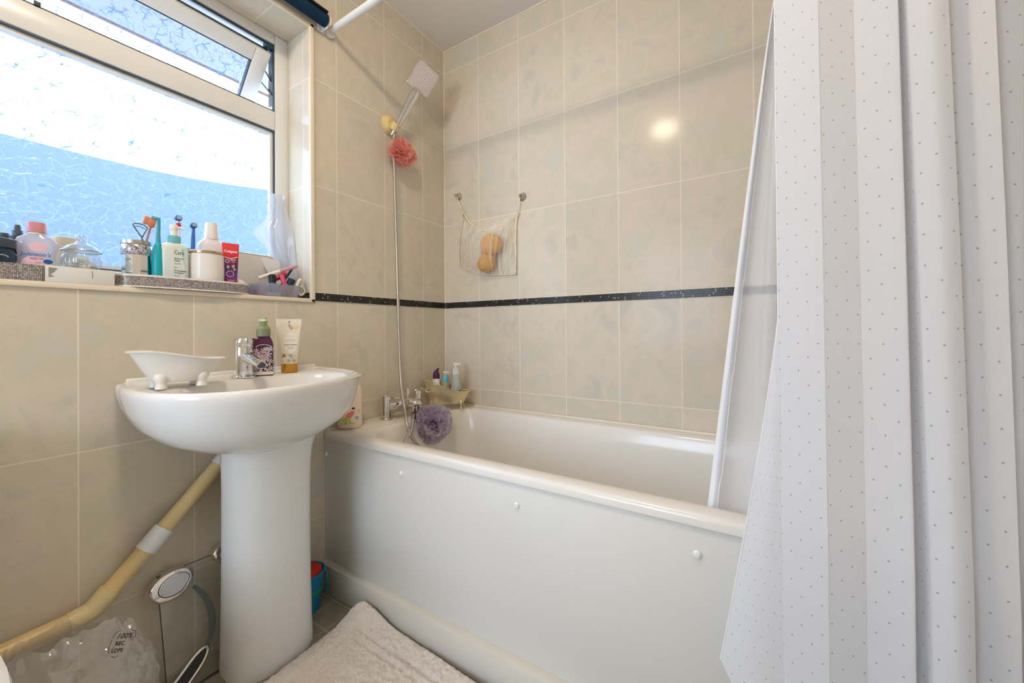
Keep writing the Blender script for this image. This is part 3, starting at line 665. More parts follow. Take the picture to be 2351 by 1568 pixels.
# gold bath-shaped caddy with three bottles
def slipper(bm, L, Wd, Hl, Hr, floor_z, taper=.62, wall=.004, n=48, rim=1.0):
    """bath-shaped bowl: long axis x, left end (-x) high Hl, right end low Hr"""
    def top(u): return Hr+(Hl-Hr)*(.5-.5*math.sin(max(-1, min(1, u*1.5))*PI/2))
    def ring(f, inset=0.0, dz=0.0):
        o = []
        for i in range(n):
            a = 2*PI*i/n; c, s = math.cos(a), math.sin(a); g = taper+(1-taper)*f**.8
            x = (L/2-inset)*math.copysign(abs(c)**.85, c)*g; y = (Wd/2-inset)*math.copysign(abs(s)**.85, s)*(.7+.3*f**.6)
            o.append(Vector((x, y, floor_z+(top(c)-floor_z)*f+dz)))
        return o
    fs = [0, .04, .12, .3, .5, .7, .88, .97]
    R = [ring(f) for f in fs]+[ring(1.0, -.004*rim, -.002), ring(1.0, -.005*rim, .001), ring(1.0, -.002*rim, .003), ring(1.0, wall, .001)]+[ring(f, wall) for f in reversed(fs[2:-1])]+[ring(.12, wall, .002)]
    loft(bm, R)
def claw(bm, x, y, z, h, r):
    s = 1 if x > 0 else -1; q = 1 if y > 0 else -1
    tube(bm, spline([(x, y, z+.012), (x+.006*s, y+.004*q, z), (x+.004*s, y+.003*q, z-h*.5), (x+.008*s, y+.005*q, z-h+.002)], 5), [r*1.3, r*1.35, r*1.3, r*1.2, r*1.1, r, r*.9, r*.8, r*.7, r*.65, r*.65, r*.7, r*.8, r*.9, r*.95, r*.7], 12)
M_gold = mat('champagne_gold', lin(232, 218, 174), .2, metal=.55)
gt = thing('bath_shaped_caddy', 'champagne gold bath-shaped caddy in corner of the bath rim', 'caddy', (.122, -.128, RZ), rotz=math.radians(30))
bm = BM(); slipper(bm, .225, .105, .138, .088, .028, .7); obj('gold_bowl', bm, M_gold, gt, smooth=60)
for x in (-.07, .07):
    for y in (-.03, .03): bm = BM(); claw(bm, x, y, .03, .0285, .006); obj('claw_foot', bm, M_gold, gt, smooth=60)
rz = Matrix.Rotation(math.radians(30), 4, 'Z')
def incaddy(x, y): v = rz @ Vector((x, y, 0)); return (.122+v.x, -.128+v.y, RZ+.031)
M_whb = mat('white_bottle_plastic', lin(240, 236, 226), .3); M_plum = mat('plum_cap', lin(84, 22, 78), .35)
b1 = thing('plum_capped_bottle', 'small white bottle with plum flip cap in gold caddy', 'bottle', incaddy(-.052, 0))
bm = BM(); loft(bm, [selip(0, 0, z, rx, ry, 2.3) for z, rx, ry in ((0, .019, .016), (.004, .021, .018), (.07, .021, .018), (.11, .018, .016), (.122, .014, .013))]); obj('body', bm, M_whb, b1)
bm = BM(); loft(bm, [selip(0, 0, z, rx, ry, 2.2) for z, rx, ry in ((.117, .016, .0155), (.135, .0165, .016), (.15, .012, .012), (.156, .006, .006))]); prism(bm, [(-.006, .145), (.004, .148), (.016, .166), (.012, .168), (-.002, .157)], -.005, .005, lambda a, b, d: (a, d, b)); obj('flip_cap', bm, M_plum, b1)
M_cl = thin_mat('clear_greyish_plastic', lin(190, 194, 184), .45, .1, .4, .1); M_bluep = mat('sky_blue_collar', lin(112, 190, 214), .35)
def pump_head(t, z, s, m, rot=0.0, name='pump_head', L=.034):
    c, q = math.cos(rot), math.sin(rot); bm = BM(); lathe(bm, [(.0055*s, z), (.0055*s, z+.010*s), (.0105*s, z+.011*s), (.0105*s, z+.017*s), (.008*s, z+.020*s)], 18)
    tube(bm, [(0, 0, z+.0155*s), (c*L*.6*s, q*L*.6*s, z+.0165*s), (c*L*s, q*L*s, z+.0125*s)], [.0055*s, .0042*s, .0034*s], 10); return obj(name, bm, m, t)
b2 = thing('blue_pump_bottle', 'small clear bottle with sky blue collar and white pump in gold caddy', 'bottle', incaddy(-.008, .004))
bm = BM(); loft(bm, [selip(0, 0, z, rx, ry, 2.3) for z, rx, ry in ((0, .02, .017), (.004, .022, .019), (.075, .022, .019), (.096, .019, .017), (.104, .014, .014))]); obj('body', bm, mat('pale_olive_lotion', lin(178, 172, 140), .3), b2)
bm = BM(); lathe(bm, [(.0165, .100), (.0165, .122), (.012, .132), (.008, .134)], 24); obj('collar', bm, M_bluep, b2); pump_head(b2, .134, .9, M_whb, -.2)
bm = text_bm('B', .03, lambda x, y, d: (.0216*math.cos((x+.010)/.02-.9), .0192*math.sin((x+.010)/.02-.9), .045+y), bold=.03); obj('printed_mark', bm, mat('dark_green_print', lin(36, 66, 52), .5), b2, smooth=0)
b3 = thing('baby_wash_bottle', 'tall frosted pump bottle with green leaf label in gold caddy', 'bottle', incaddy(.045, .0))
bm = BM(); loft(bm, [selip(0, 0, z, rx, ry, 2.4) for z, rx, ry in ((0, .027, .021), (.004, .03, .023), (.05, .03, .023), (.11, .022, .018), (.142, .0175, .0155))]); obj('body', bm, mat('frosted_grey_plastic', lin(190, 192, 182), .3), b3)
bm = BM(); lathe(bm, [(.018, .138), (.018, .164), (.012, .169), (.008, .170)], 24); obj('collar', bm, mat('pale_grey_collar', lin(222, 222, 216), .35), b3); pump_head(b3, .170, 1.15, M_whb, -.15)
bm = BM()
def onb3(x, y, r=.0004): k = max(0, (y-.05)/.092); a = -.62+x/.03; return ((.0305-.0135*k+r)*math.cos(a), (.0235-.008*k+r)*math.sin(a), y)
rows = [[bm.verts.new(onb3(x0+(x1-x0)*j/8, y)) for j in range(9)] for y, x0, x1 in ((.008, -.018, .018), (.02, -.0185, .0185), (.045, -.017, .017), (.07, -.012, .012), (.09, -.006, .006), (.104, -.001, .001))]
for a_, b_ in zip(rows, rows[1:]):
    for j in range(8): bm.faces.new((a_[j], a_[j+1], b_[j+1], b_[j]))
lbl = obj('leaf_label', bm, mat('pale_mint_label', lin(196, 224, 212), .4), b3, smooth=180)
bm = text_bm('AX', .030, lambda x, y, d: onb3(x*.8, .055+y, .0010), bold=.05); add(bm, text_bm('A', .024, lambda x, y, d: onb3(x*.7, .078+y, .0010), bold=.05)); obj('green_print', bm, mat('teal_green_print', lin(26, 140, 116), .5), lbl, smooth=0)
bm = BM(); r2 = [[bm.verts.new(onb3(-.018+.036*j/8, y, .0009)) for j in range(9)] for y in (.009, .030)]
for j in range(8): bm.faces.new((r2[0][j], r2[0][j+1], r2[1][j+1], r2[1][j]))
obj('blue_band', bm, mat('petrol_blue_print', lin(22, 92, 128), .5), lbl, smooth=180)

# child's bottle on the tap end of the bath
cb = thing('kids_shampoo_bottle', 'cream childrens shampoo bottle with cartoon stick figure on bath end', 'bottle', (.040, -.612, RZ), rotz=math.radians(-42))
bm = BM(); loft(bm, [selip(0, 0, z, rx, ry, 2.6, 40) for z, rx, ry in ((0, .024, .041), (.003, .027, .045), (.012, .029, .047), (.135, .029, .047), (.155, .027, .044), (.168, .02, .034), (.175, .012, .014), (.182, .012, .013))])
obj('body', bm, mat('cream_shampoo_plastic', lin(240, 222, 204), .3), cb, smooth=60)
bm = BM(); lathe(bm, [(.018, .178), (.018, .200), (.015, .204)], 24); obj('cap', bm, M_whb, cb)
def oncb(x, y, r=.0005):
    a = x/.045; a = max(-1.3, min(1.3, a)); c, s = math.cos(a), math.sin(a); return ((.029+r)*abs(c)**(2/2.6), (.047+r)*math.copysign(abs(s)**(2/2.6), s), y)
def patch(bm, f, cx, cy, rx, ry, n=20, rings=3, r=.0006, rot=0):
    cen = bm.verts.new(f(cx, cy, r)); prev = None; co, si = math.cos(rot), math.sin(rot)
    for k in range(1, rings+1):
        cur_ = [bm.verts.new(f(cx+(rx*math.cos(t)*co-ry*math.sin(t)*si)*k/rings, cy+(rx*math.cos(t)*si+ry*math.sin(t)*co)*k/rings, r)) for t in [2*PI*i/n for i in range(n)]]
        for i in range(n):
            if prev is None: bm.faces.new((cen, cur_[i], cur_[(i+1) % n]))
            else: bm.faces.new((prev[i], cur_[i], cur_[(i+1) % n], prev[(i+1) % n]))
        prev = cur_
def line(bm, f, pts, w, r=.0008):
    P = spline([Vector((*p, 0)) for p in pts], 5); A, B = [], []
    for i, p in enumerate(P):
        t = (P[min(i+1, len(P)-1)]-P[max(i-1, 0)]).normalized(); nn = Vector((-t.y, t.x, 0))*w/2
        A.append(bm.verts.new(f(p.x+nn.x, p.y+nn.y, r))); B.append(bm.verts.new(f(p.x-nn.x, p.y-nn.y, r)))
    for i in range(len(P)-1): bm.faces.new((A[i], A[i+1], B[i+1], B[i]))
def pm(n, c): return mat(n, lin(*c), .5)
M_ink = pm('black_print', (26, 26, 30)); M_pink = pm('pink_print', (232, 122, 130)); M_lime = pm('lime_print', (190, 204, 70)); M_yel = pm('yellow_print', (240, 206, 96)); M_grey = pm('grey_print', (150, 158, 170)); M_blueprint = pm('blue_print', (38, 84, 160))
pic = obj('printed_picture', (lambda b: (patch(b, oncb, .004, .056, .008, .015, rot=-.5), b)[1])(BM()), M_pink, cb, smooth=180)
bm = BM(); patch(bm, oncb, -.006, .037, .012, .008, rot=.2); line(bm, oncb, [(-.03, .021), (-.01, .0235), (.02, .0215)], .003); line(bm, oncb, [(-.03, .0165), (-.01, .0175), (.015, .0165)], .0012); obj('skirt_and_grass', bm, M_lime, pic, smooth=180)
bm = BM(); patch(bm, oncb, .012, .080, .0055, .004); line(bm, oncb, [(-.005, .031), (-.006, .022)], .0014); line(bm, oncb, [(.001, .031), (.003, .023)], .0014); patch(bm, oncb, -.007, .0215, .0026, .0018); patch(bm, oncb, .003, .0225, .0026, .0018)
line(bm, oncb, [(.0065, .074), (.007, .068), (.012, .065), (.017, .068), (.018, .075)], .0008); obj('black_outline', bm, M_ink, pic, smooth=180)
bm = BM(); patch(bm, oncb, .034, .068, .007, .009); obj('yellow_sun', bm, M_yel, pic, smooth=180)
bm = BM()
for k in range(8): t = k*PI/4; patch(bm, oncb, .026+.006*math.cos(t), .042+.005*math.sin(t), .003, .0025, 10, 1)
obj('grey_lamb', bm, M_grey, pic, smooth=180)

# ------------------------------------------------------------------ things on the basin
DZ = .8405
bt = thing('basin_mixer_tap', 'chrome single lever mixer tap on back of the wash basin', 'tap', (.108, -1.024, DZ), rotz=math.radians(12))
bm = BM(); lathe(bm, [(.032, 0), (.032, .004), (.027, .008)], 32); obj('base_ring', bm, M_chrome, bt)
bm = BM(); lathe(bm, [(.0265, .006), (.0255, .05), (.025, .088), (.024, .092)], 32); obj('body', bm, M_chrome, bt, smooth=50)
bm = BM(); loft(bm, [[Vector((x, y*w, z+q*h)) for y, q in [(math.cos(t), math.sin(t)) for t in [2*PI*i/24 for i in range(24)]]] for x, z, w, h in ((.0, .066, .021, .022), (.025, .060, .019, .017), (.05, .051, .0175, .0135), (.070, .043, .0165, .012), (.077, .039, .016, .0115))])
obj('spout', bm, M_chrome, bt, smooth=60)
bm = BM(); tube(bm, [(.0700, 0, .0415), (.0800, 0, .0355)], .0105, 20); obj('aerator', bm, M_gasket, bt)
bm = BM(); loft(bm, [selip(.0, 0, .093, .0255, .0255, 2, 32), selip(.0, 0, .100, .0268, .0268, 2, 32), selip(.0015, 0, .112, .027, .0265, 2.2, 32), selip(.003, 0, .119, .024, .0235, 2.2, 32), selip(.004, 0, .122, .015, .015, 2, 32)])
prism(bm, [(.0, .110), (.0, .121), (.03, .1205), (.046, .1215), (.049, .118), (.03, .112)], -.011, .011, lambda a, b, d: (a, d, b)); obj('lever', bm, M_chrome, bt, smooth=50)

sd_ = thing('bath_shaped_soap_dish', 'small white ceramic bath-shaped soap dish on left of the basin', 'soap dish', (.185, -1.205, DZ), rotz=math.radians(86))
M_dish = mat('white_glazed_dish', lin(238, 234, 226), .3)
bm = BM(); slipper(bm, .186, .100, .092, .068, .016, .52, rim=1.3)
obj('dish_bowl', bm, M_dish, sd_, smooth=60)
for x in (-.040, .040):
    for y in (-.026, .026):
        bm = BM(); lathe(bm, [(.010, .0005), (.0125, .002), (.0105, .012), (.011, .017), (.0155, .026), (.013, .036), (.006, .040)], 18, c=(x, y)); obj('dish_foot', bm, M_dish, sd_, smooth=60)

hs = thing('foam_soap_bottle', 'plum foaming soap bottle with white snowflake print beside basin tap', 'bottle', (.098, -.962, DZ), rotz=math.radians(-27))
M_plumc = mat('plum_clear_plastic', lin(84, 34, 74), .12); M_green = mat('sage_green_plastic', lin(160, 172, 112), .35)
bm = BM(); loft(bm, [rrect(0, 0, z, hx, hy, r, 5) for z, hx, hy, r in ((0, .017, .0255, .006), (.003, .0185, .027, .006), (.097, .0185, .027, .006), (.108, .017, .025, .008), (.118, .014, .020, .010), (.126, .0125, .0165, .011))]); body = obj('body', bm, M_plumc, hs, smooth=50)
bm = BM(); loft(bm, [rrect(0, 0, z, .0187, .0272, .006, 5) for z in (.003, .013)], False, False); obj('white_base_band', bm, M_whb, body)
def onhs(x, y, r=.0006): return (.0185+r, x, y)
rnd = random.Random(4); bm = BM()
flakes = [(-.003, .030, .023), (.012, .066, .012), (-.014, .060, .014), (.0, .079, .009), (.019, .045, .009), (-.02, .042, .009), (-.006, .056, .01), (.006, .052, .009), (.019, .083, .008), (-.019, .079, .008), (.02, .022, .008), (-.021, .020, .008), (.009, .084, .007)]
for fx, fy, fr in flakes:
    for k in range(6):
        a = k*PI/3+.26; c, s = math.cos(a), math.sin(a); w = max(.0011, fr*.10)
        clamp = lambda x, y: (max(-.0255, min(.0255, x)), max(.0145, min(.096, y)))
        line(bm, onhs, [clamp(fx, fy), clamp(fx+c*fr*.5, fy+s*fr*.5), clamp(fx+c*fr, fy+s*fr)], w)
        for g in (.45, .75):
            for da in (.9, -.9): line(bm, onhs, [clamp(fx+c*fr*g, fy+s*fr*g), clamp(fx+c*fr*g+math.cos(a+da)*fr*.28, fy+s*fr*g+math.sin(a+da)*fr*.28)], w*.8)
line(bm, onhs, [(-.020, .090), (-.01, .0965), (.01, .0965), (.0235, .090)], .0016)
obj('snowflake_print', bm, pm('white_print', (240, 232, 236)), body, smooth=180)
bm = BM(); g = [[bm.verts.new(onhs(-.020+.036*i, .046+.030*j, .0003)) for i in range(2)] for j in range(2)]; bm.faces.new((g[0][0], g[0][1], g[1][1], g[1][0])); obj('mauve_panel', bm, pm('mauve_print', (160, 112, 140)), body, smooth=0)
bm = BM(); lathe(bm, [(.0195, .123), (.0195, .143), (.018, .147)], 28); obj('pump_collar', bm, mat('grey_green_collar', lin(128, 134, 106), .4), hs)
bm = BM(); lathe(bm, [(.018, .145), (.0165, .153), (.0105, .159), (.0100, .182)], 28); obj('pump_neck', bm, M_green, hs)
bm = BM(); loft(bm, [selip(.002, 0, z, rx, ry, 2.4) for z, rx, ry in ((.170, .014, .010), (.172, .02, .0145), (.1755, .02, .0145), (.1775, .016, .011))]); prism(bm, [(.0, .170), (.0, .176), (.03, .1755), (.032, .170)], -.006, .006, lambda a, b, d: (a, d, b)); obj('pump_top', bm, mat('pale_sage_top', lin(206, 214, 186), .35), hs)

bs = thing('body_scrub_tube', 'cream squeeze tube with gold cap standing on right of the basin', 'tube', (.082, -.872, DZ), rotz=math.radians(-24))
M_tube = mat('cream_tube_plastic', lin(240, 230, 212), .3)
def tuberings(w0, d0, z0, w1, z1, n=32):
    out = []
    for k in range(9):
        t = k/8; out.append(selip(0, 0, z0+(z1-z0)*t, max(.0012, d0*(1-t**1.3)), w0+(w1-w0)*t, 2+.8*t, n))
    return out
bm = BM(); loft(bm, tuberings(.0235, .0205, .028, .0375, .168)+[selip(0, 0, .180, .0012, .0378, 3, 32)]); tb = obj('tube_body', bm, M_tube, bs, smooth=60)
bm = BM(); loft(bm, [selip(0, 0, z, r*.9, r, 2.6) for z, r in ((.0005, .023), (.003, .0245), (.024, .0245), (.030, .0235))]); obj('gold_cap', bm, mat('gold_cap_plastic', lin(206, 150, 64), .25, metal=.6), bs)
def onbs(x, y, r=.0008):
    t = (y-.028)/.14; d = max(.0012, .0205*(1-max(0, min(1, t))**1.3)); w = .0235+.014*t; q = max(-.97, min(.97, x/w)); return (d*(1-abs(q)**2.3)**(1/2.3)+r, x, y)
bm = BM(); patch(bm, onbs, .003, .100, .0195, .034, 28, 6, .0005); obj('oval_label', bm, pm('ivory_label', (248, 244, 234)), tb, smooth=180)
bm = BM(); line(bm, onbs, [(-.002, .163), (-.001, .155), (.004, .147), (.008, .146), (.007, .153), (.0, .162)], .0014); line(bm, onbs, [(-.006, .06), (.002, .0575), (.009, .055)], .0014); line(bm, onbs, [(-.003, .055), (.004, .052), (.008, .0475)], .0014); line(bm, onbs, [(.0, .062), (.006, .060), (.009, .059)], .0012)
for x, y in ((-.018, .061), (-.020, .054), (-.014, .056), (.0, .170)): patch(bm, onbs, x, y, .002, .003, 10, 1)
for cx in (-.003, .012):
    line(bm, onbs, [(cx+.005*math.cos(t), .040+.0055*math.sin(t)) for t in [2*PI*i/10 for i in range(11)]], .0009); patch(bm, onbs, cx, .040, .002, .002, 8, 1)
obj('brown_flower_print', bm, pm('brown_print', (84, 66, 48)), tb, smooth=180)
bm = BM()
for x, y in ((.018, .162), (.024, .155), (.014, .152), (.020, .148), (-.012, .062), (.016, .056)): patch(bm, onbs, x, y, .0042, .0035, 12, 2)
obj('yellow_flower_print', bm, pm('pale_gold_print', (236, 208, 150)), tb, smooth=180)
bm = text_bm('VANILLA', .0062, lambda x, y, d: onbs(.003+x, .122+y, .0012)); add(bm, text_bm('ANGEL', .0105, lambda x, y, d: onbs(.003+x, .108+y, .0012))); obj('tube_lettering', bm, pm('silver_print', (196, 192, 184)), tb, smooth=0)
bm = text_bm('BODY SCRUB', .0062, lambda x, y, d: onbs(.003+x, .093+y, .0012), bold=.02); add(bm, text_bm('WITH VANILLA', .0034, lambda x, y, d: onbs(.003+x, .085+y, .0012))); add(bm, text_bm('EXTRACT', .0034, lambda x, y, d: onbs(.003+x, .081+y, .0012))); obj('tube_lettering', bm, pm('dark_grey_print', (120, 114, 108)), tb, smooth=0)

# ------------------------------------------------------------------ low things by the floor
M_pvc = mat('yellowed_pvc', lin(228, 200, 144), .35)
wp = thing('waste_pipe', 'yellowed plastic waste pipe rising along the wall to the basin', 'pipe', (.032, -1.335, .294))
def rel(*p): return Vector(p)-Vector((.032, -1.335, .294))
bm = BM(); tube(bm, [rel(.032, -2.0, .252), rel(.032, -1.345, .2885)], .0205, 24); obj('lower_pipe', bm, M_pvc, wp)
bm = BM(); tube(bm, [rel(.032, -1.305, .317), rel(.032, -1.02, .615)], .0205, 24); obj('upper_pipe', bm, M_pvc, wp)
bm = BM(); tube(bm, [rel(.032, -1.368, .2855), rel(.032, -1.337, .2905), rel(.032, -1.329, .294), rel(.032, -1.322, .2998), rel(.032, -1.296, .327)], .0240, 24); obj('elbow', bm, mat('pale_yellowed_pvc', lin(226, 208, 158), .35), wp, smooth=30)
bm = BM(); d = (rel(.032, -1.02, .615)-rel(.032, -1.305, .317)); a = rel(.032, -1.305, .317); tube(bm, [a+d*.262, a+d*.405], .0245, 24); obj('white_coupling', bm, M_white_pl, wp)
bm = BM(); tube(bm, [a+d*.86, a+d*.99], .0235, 24); obj('white_coupling', bm, M_white_pl, wp)

# glass bathroom scale leaning on the wall
sc_ = thing('bathroom_scale', 'clear glass bathroom scale with chrome feet leaning on wall', 'scale', (.105, -1.055, .006), rot=(0, math.radians(-14.5), 0))
M_sg = thin_mat('scale_glass', lin(248, 254, 250), .03, .05, .2, .05); M_edge = mat('dark_glass_edge', lin(40, 56, 50), .2)
bm = BM(); box(bm, -.003, .003, -.150, .150, .0, .312); obj('glass_plate', bm, M_sg, sc_, smooth=0)
bm = BM(); rim(bm, -.0034, .0034, -.1505, .1505, -.0005, .3125, .0012); obj('plate_edge', bm, M_edge, sc_, smooth=0)
def tear(cy, cz, s, dirn, z0=.004, dep=.018):
    o = []
    for i in range(36):
        t = 2*PI*i/36; r = 1+.28*math.cos(t-dirn)-.12*math.cos(2*(t-dirn)); o.append((cy+s*.052*r*math.cos(t)*1.0, cz+s*.034*r*math.sin(t)))
    return o
def foot(cy, cz, s, dirn):
    o = tear(cy, cz, s, dirn); bm = BM()
    def ringat(x, k): return [Vector((x, cy+(a-cy)*k, cz+(b-cz)*k)) for a, b in o]
    loft(bm, [ringat(-.012, .9), ringat(-.010, 1), ringat(.012, 1), ringat(.017, .95), ringat(.019, .87)]); f = obj('chrome_foot', bm, M_chrome, sc_, smooth=40)
    bm = BM(); rr = []
    for k0, k1, x in ((.70, .72, .0192),): loft(bm, [ringat(.0188, .66), ringat(.0205, .665), ringat(.0205, .70), ringat(.0188, .705)], False, False)
    obj('foot_ring', bm, M_gasket, f, smooth=40)
    bm = BM(); loft(bm, [ringat(.0186, .62), ringat(.0200, .60), ringat(.0203, .4)]); obj('foot_pad', bm, mat('silver_foot_pad', lin(206, 206, 208), .35, metal=.6), f, smooth=40)
foot(-.112, .276, 1.02, 2.75); foot(.012, .296, .95, .4)
bm = BM(); A = spline([(-.066, .205), (-.035, .17), (-.022, .12), (-.032, .07), (-.06, .03)], 8, False) if 0 else spline([Vector((-.074, .250, 0)), Vector((-.048, .205, 0)), Vector((-.038, .15, 0)), Vector((-.046, .10, 0)), Vector((-.07, .062, 0))], 10)
for i in range(len(A)-1):
    def off(j):
        t = (A[min(j+1, len(A)-1)]-A[max(j-1, 0)]).normalized(); n = Vector((-t.y, t.x, 0))*(.004+.005*math.sin(PI*j/(len(A)-1))); return A[j]+n, A[j]-n
    (a0, a1), (c0_, c1_) = off(i), off(i+1)
    if i == 0: pv = [bm.verts.new((.0042, a0.x, a0.y)), bm.verts.new((.0042, a1.x, a1.y))]
    nv = [bm.verts.new((.0042, c0_.x, c0_.y)), bm.verts.new((.0042, c1_.x, c1_.y))]; bm.faces.new((pv[0], pv[1], nv[1], nv[0])); pv = nv
bmesh.ops.solidify(bm, geom=bm.faces[:], thickness=.001); obj('grey_arc', bm, mat('frosted_grey_arc', lin(150, 156, 158), .4), sc_, smooth=40)
bm = BM(); lp = [Vector((.010, y, z)) for y, z in ((-.160, .018), (-.125, .045), (-.09, .072), (-.066, .082), (-.058, .072), (-.072, .048), (-.10, .022), (-.135, .000), (-.155, .004))]
tube(bm, spline(lp, 8, True), .0045, 10, closed=True); obj('chrome_loop', bm, M_chrome, sc_, smooth=180)
bm = BM(); P = [(.8*(v.y+.105)-.105, .8*(v.z-.042)+.042) for v in spline(lp, 6, True)]; prism(bm, P, .004, .012, lambda a, b, d: (d, a, b)); obj('dark_display', bm, mat('dark_display', lin(44, 48, 52), .2), sc_, smooth=30)

# clear plastic bag
pb = thing('plastic_bag', 'crumpled clear plastic bag with black print below the waste pipe', 'bag', (.16, -1.385, .001))
M_bag = thin_mat('clear_crinkled_film', lin(240, 237, 233), .30, .16, .45, .13)
bm = BM(); rr = []
for k in range(31):
    t = k/30; z = .335*t; rx = (.085+.03*math.sin(PI*t))*(1-.62*t*t); ry = (.128+.015*math.sin(PI*t))*(1-.32*t**3); ring = []
    for i in range(90):
        a = 2*PI*i/90; c, s = math.cos(a), math.sin(a); p = Vector((rx*math.copysign(abs(c)**.9, c), ry*math.copysign(abs(s)**.9, s), z))
        q = p*14+Vector((5, 1, 2)); dn = noise.noise(q)*.018+abs(noise.noise(q*1.8))*.026-abs(noise.noise(q*3.6))*.024+abs(noise.noise(q*6.5))*.012
        zz = z*(1-.10*max(0, s)*t-.05*noise.noise(Vector((s*3, c*3, 1))))
        ring.append(Vector((p.x*(1+dn*7), p.y*(1+dn*3), max(.001, zz+dn*.5*t))))
    rr.append(ring)
loft(bm, rr, True, False); bmesh.ops.triangulate(bm, faces=bm.faces[:]); obj('film', bm, M_bag, pb, smooth=50)
def onbag(x, y, r=0): c, s = math.cos(-.42), math.sin(-.42); x *= .62; y *= .62; X, Y = x*c-y*s, x*s+y*c; return (.074-.5*Y, .062+X, .294+Y)
bm = text_bm('100%', .020, lambda x, y, d: onbag(x+.002, y+.016), bold=.02, shear=.3); add(bm, text_bm('REC', .014, lambda x, y, d: onbag(x-.004, y-.003), bold=.04)); add(bm, text_bm('LDPE', .014, lambda x, y, d: onbag(x-.006, y-.021), bold=.03))
line(bm, onbag, [(-.028, .012), (-.024, .026), (-.012, .032)], .0014); line(bm, onbag, [(.018, .031), (.03, .026), (.032, .012), (.022, .004)], .0014); line(bm, onbag, [(-.029, .008), (-.031, -.012), (-.026, -.026)], .0014); line(bm, onbag, [(-.018, -.034), (-.008, -.038), (.0, -.034)], .0014)
obj('black_print', bm, M_ink, pb, smooth=0)

# toilet at the edge of the view
to = thing('toilet', 'white toilet just entering the view at the left beside the bag', 'toilet', (0, -1.684, 0))
bm = BM(); loft(bm, [selip(cx, 0, z, rx, ry, 2.3, 40) for z, cx, rx, ry in ((.001, .32, .2, .105), (.03, .32, .19, .10), (.15, .33, .18, .105), (.28, .36, .21, .15), (.37, .385, .235, .182), (.395, .39, .24, .187), (.40, .39, .235, .183))]); obj('bowl', bm, M_cer, to, smooth=60)
bm = BM(); loft(bm, [selip(.395, 0, z, rx, ry, 2.4, 40) for z, rx, ry in ((.401, .235, .188), (.405, .24, .192), (.416, .24, .192), (.42, .236, .188))]); obj('seat', bm, M_white_pl, to, smooth=50)
bm = BM(); loft(bm, [selip(.39, 0, z, rx, ry, 2.4, 40) for z, rx, ry in ((.4205, .232, .186), (.424, .236, .19), (.434, .234, .188), (.438, .22, .175))]); obj('lid', bm, M_white_pl, to, smooth=50)
bm = BM(); loft(bm, [rrect(.10, 0, z, .085, hy, .03) for z, hy in ((.40, .17), (.42, .175), (.74, .185))]); obj('cistern', bm, M_cer, to, smooth=50)
bm = BM(); loft(bm, [rrect(.10, 0, z, hx, hy, .03) for z, hx, hy in ((.741, .092, .192), (.765, .092, .192), (.775, .086, .186))]); obj('cistern_lid', bm, M_cer, to, smooth=50)

# blue toy bucket
bk = thing('toy_bucket', 'small blue plastic bucket on floor between pedestal and bath', 'bucket', (.068, -.812, .001))
M_bkt = mat('bright_blue_plastic', lin(24, 140, 186), .35)
bm = BM(); lathe(bm, [(.046, 0), (.048, .003), (.0605, .125), (.063, .127), (.0635, .133), (.060, .134), (.057, .128), (.045, .006), (.001, .005)], 36, True, True); obj('bucket_body', bm, M_bkt, bk, smooth=50)
bm = BM(); lathe(bm, [(.0545, .068), (.0565, .069), (.057, .077), (.055, .078)], 36, False, False); obj('green_band', bm, mat('green_band', lin(40, 150, 70), .4), bk)
bm = BM(); tube(bm, spline([(.0, .064, .122), (.022, .066, .10), (.03, .064, .06), (.022, .06, .03)], 6), .003, 8); obj('handle', bm, M_bkt, bk, smooth=180)
o = BM(); box(o, -.032, .032, -.026, .026, 0, .09, .006); rb = obj('red_sponge', o, mat('red_foam', lin(196, 62, 50), .85, spec=.1), None, loc=(.080, -.800, .072), rot=(.2, .1, .35)); tag(rb, 'red foam block sticking out of the blue bucket', 'sponge')

# fluffy bath mat
def mat_mesh():
    bm = BM(); NX, NY = 210, 170; V = []
    for i in range(NX+1):
        row = []
        for j in range(NY+1):
            u, v = i/NX, j/NY
            x0 = .246+.04*v; b_ = v*.58; x0 += (.07-math.sqrt(.07**2-(.07-b_)**2)) if b_ < .07 else 0; x = x0+u*(1.02-x0); y = -.738-b_
            y += .008*math.sin(u*5+.5)*(1-v)
            e = min(u*.75, v*.58, (1-u)*.75, (1-v)*.58); edge = min(1, e/.012)
            h = .017*math.sqrt(max(0, 1-(1-edge)**2))
            # ridge lines of the woven border
            g = max(math.exp(-((v-.10)/.010)**2)*(u > .08), math.exp(-((u-.085)/.008)**2)*(v > .10), .8*math.exp(-((v-.15)/.010)**2)*(u > .13), .8*math.exp(-((u-.13)/.008)**2)*(v > .15)); h -= .009*g*edge
            q = Vector((x*1, y*1, 0)); h += (.0065*noise.noise(q*95)+.0055*noise.noise(q*185+Vector((7, 1, 2)))+.004*noise.noise(q*40))*edge
            lift = .042*math.exp(-((u/.14)**2))*math.exp(-(v/.09)**2)+.010*math.exp(-(v/.06)**2)
            if u < .02 or v < .02 or v > .98: x += .003*noise.noise(q*150); y += .003*noise.noise(q*140+Vector((3, 3, 3)))
            row.append(bm.verts.new((x, min(y, -.7245), .003+h+lift)))
        V.append(row)
    for i in range(NX):
        for j in range(NY): bm.faces.new((V[i][j], V[i][j+1], V[i+1][j+1], V[i+1][j]))
    return bm
bmm = obj('bath_mat', mat_mesh(), mat('fluffy_cotton_mat', lin(240, 232, 226), .95, spec=.05), None, smooth=180); tag(bmm, 'fluffy off-white bath mat on the floor along the bath', 'bath mat')
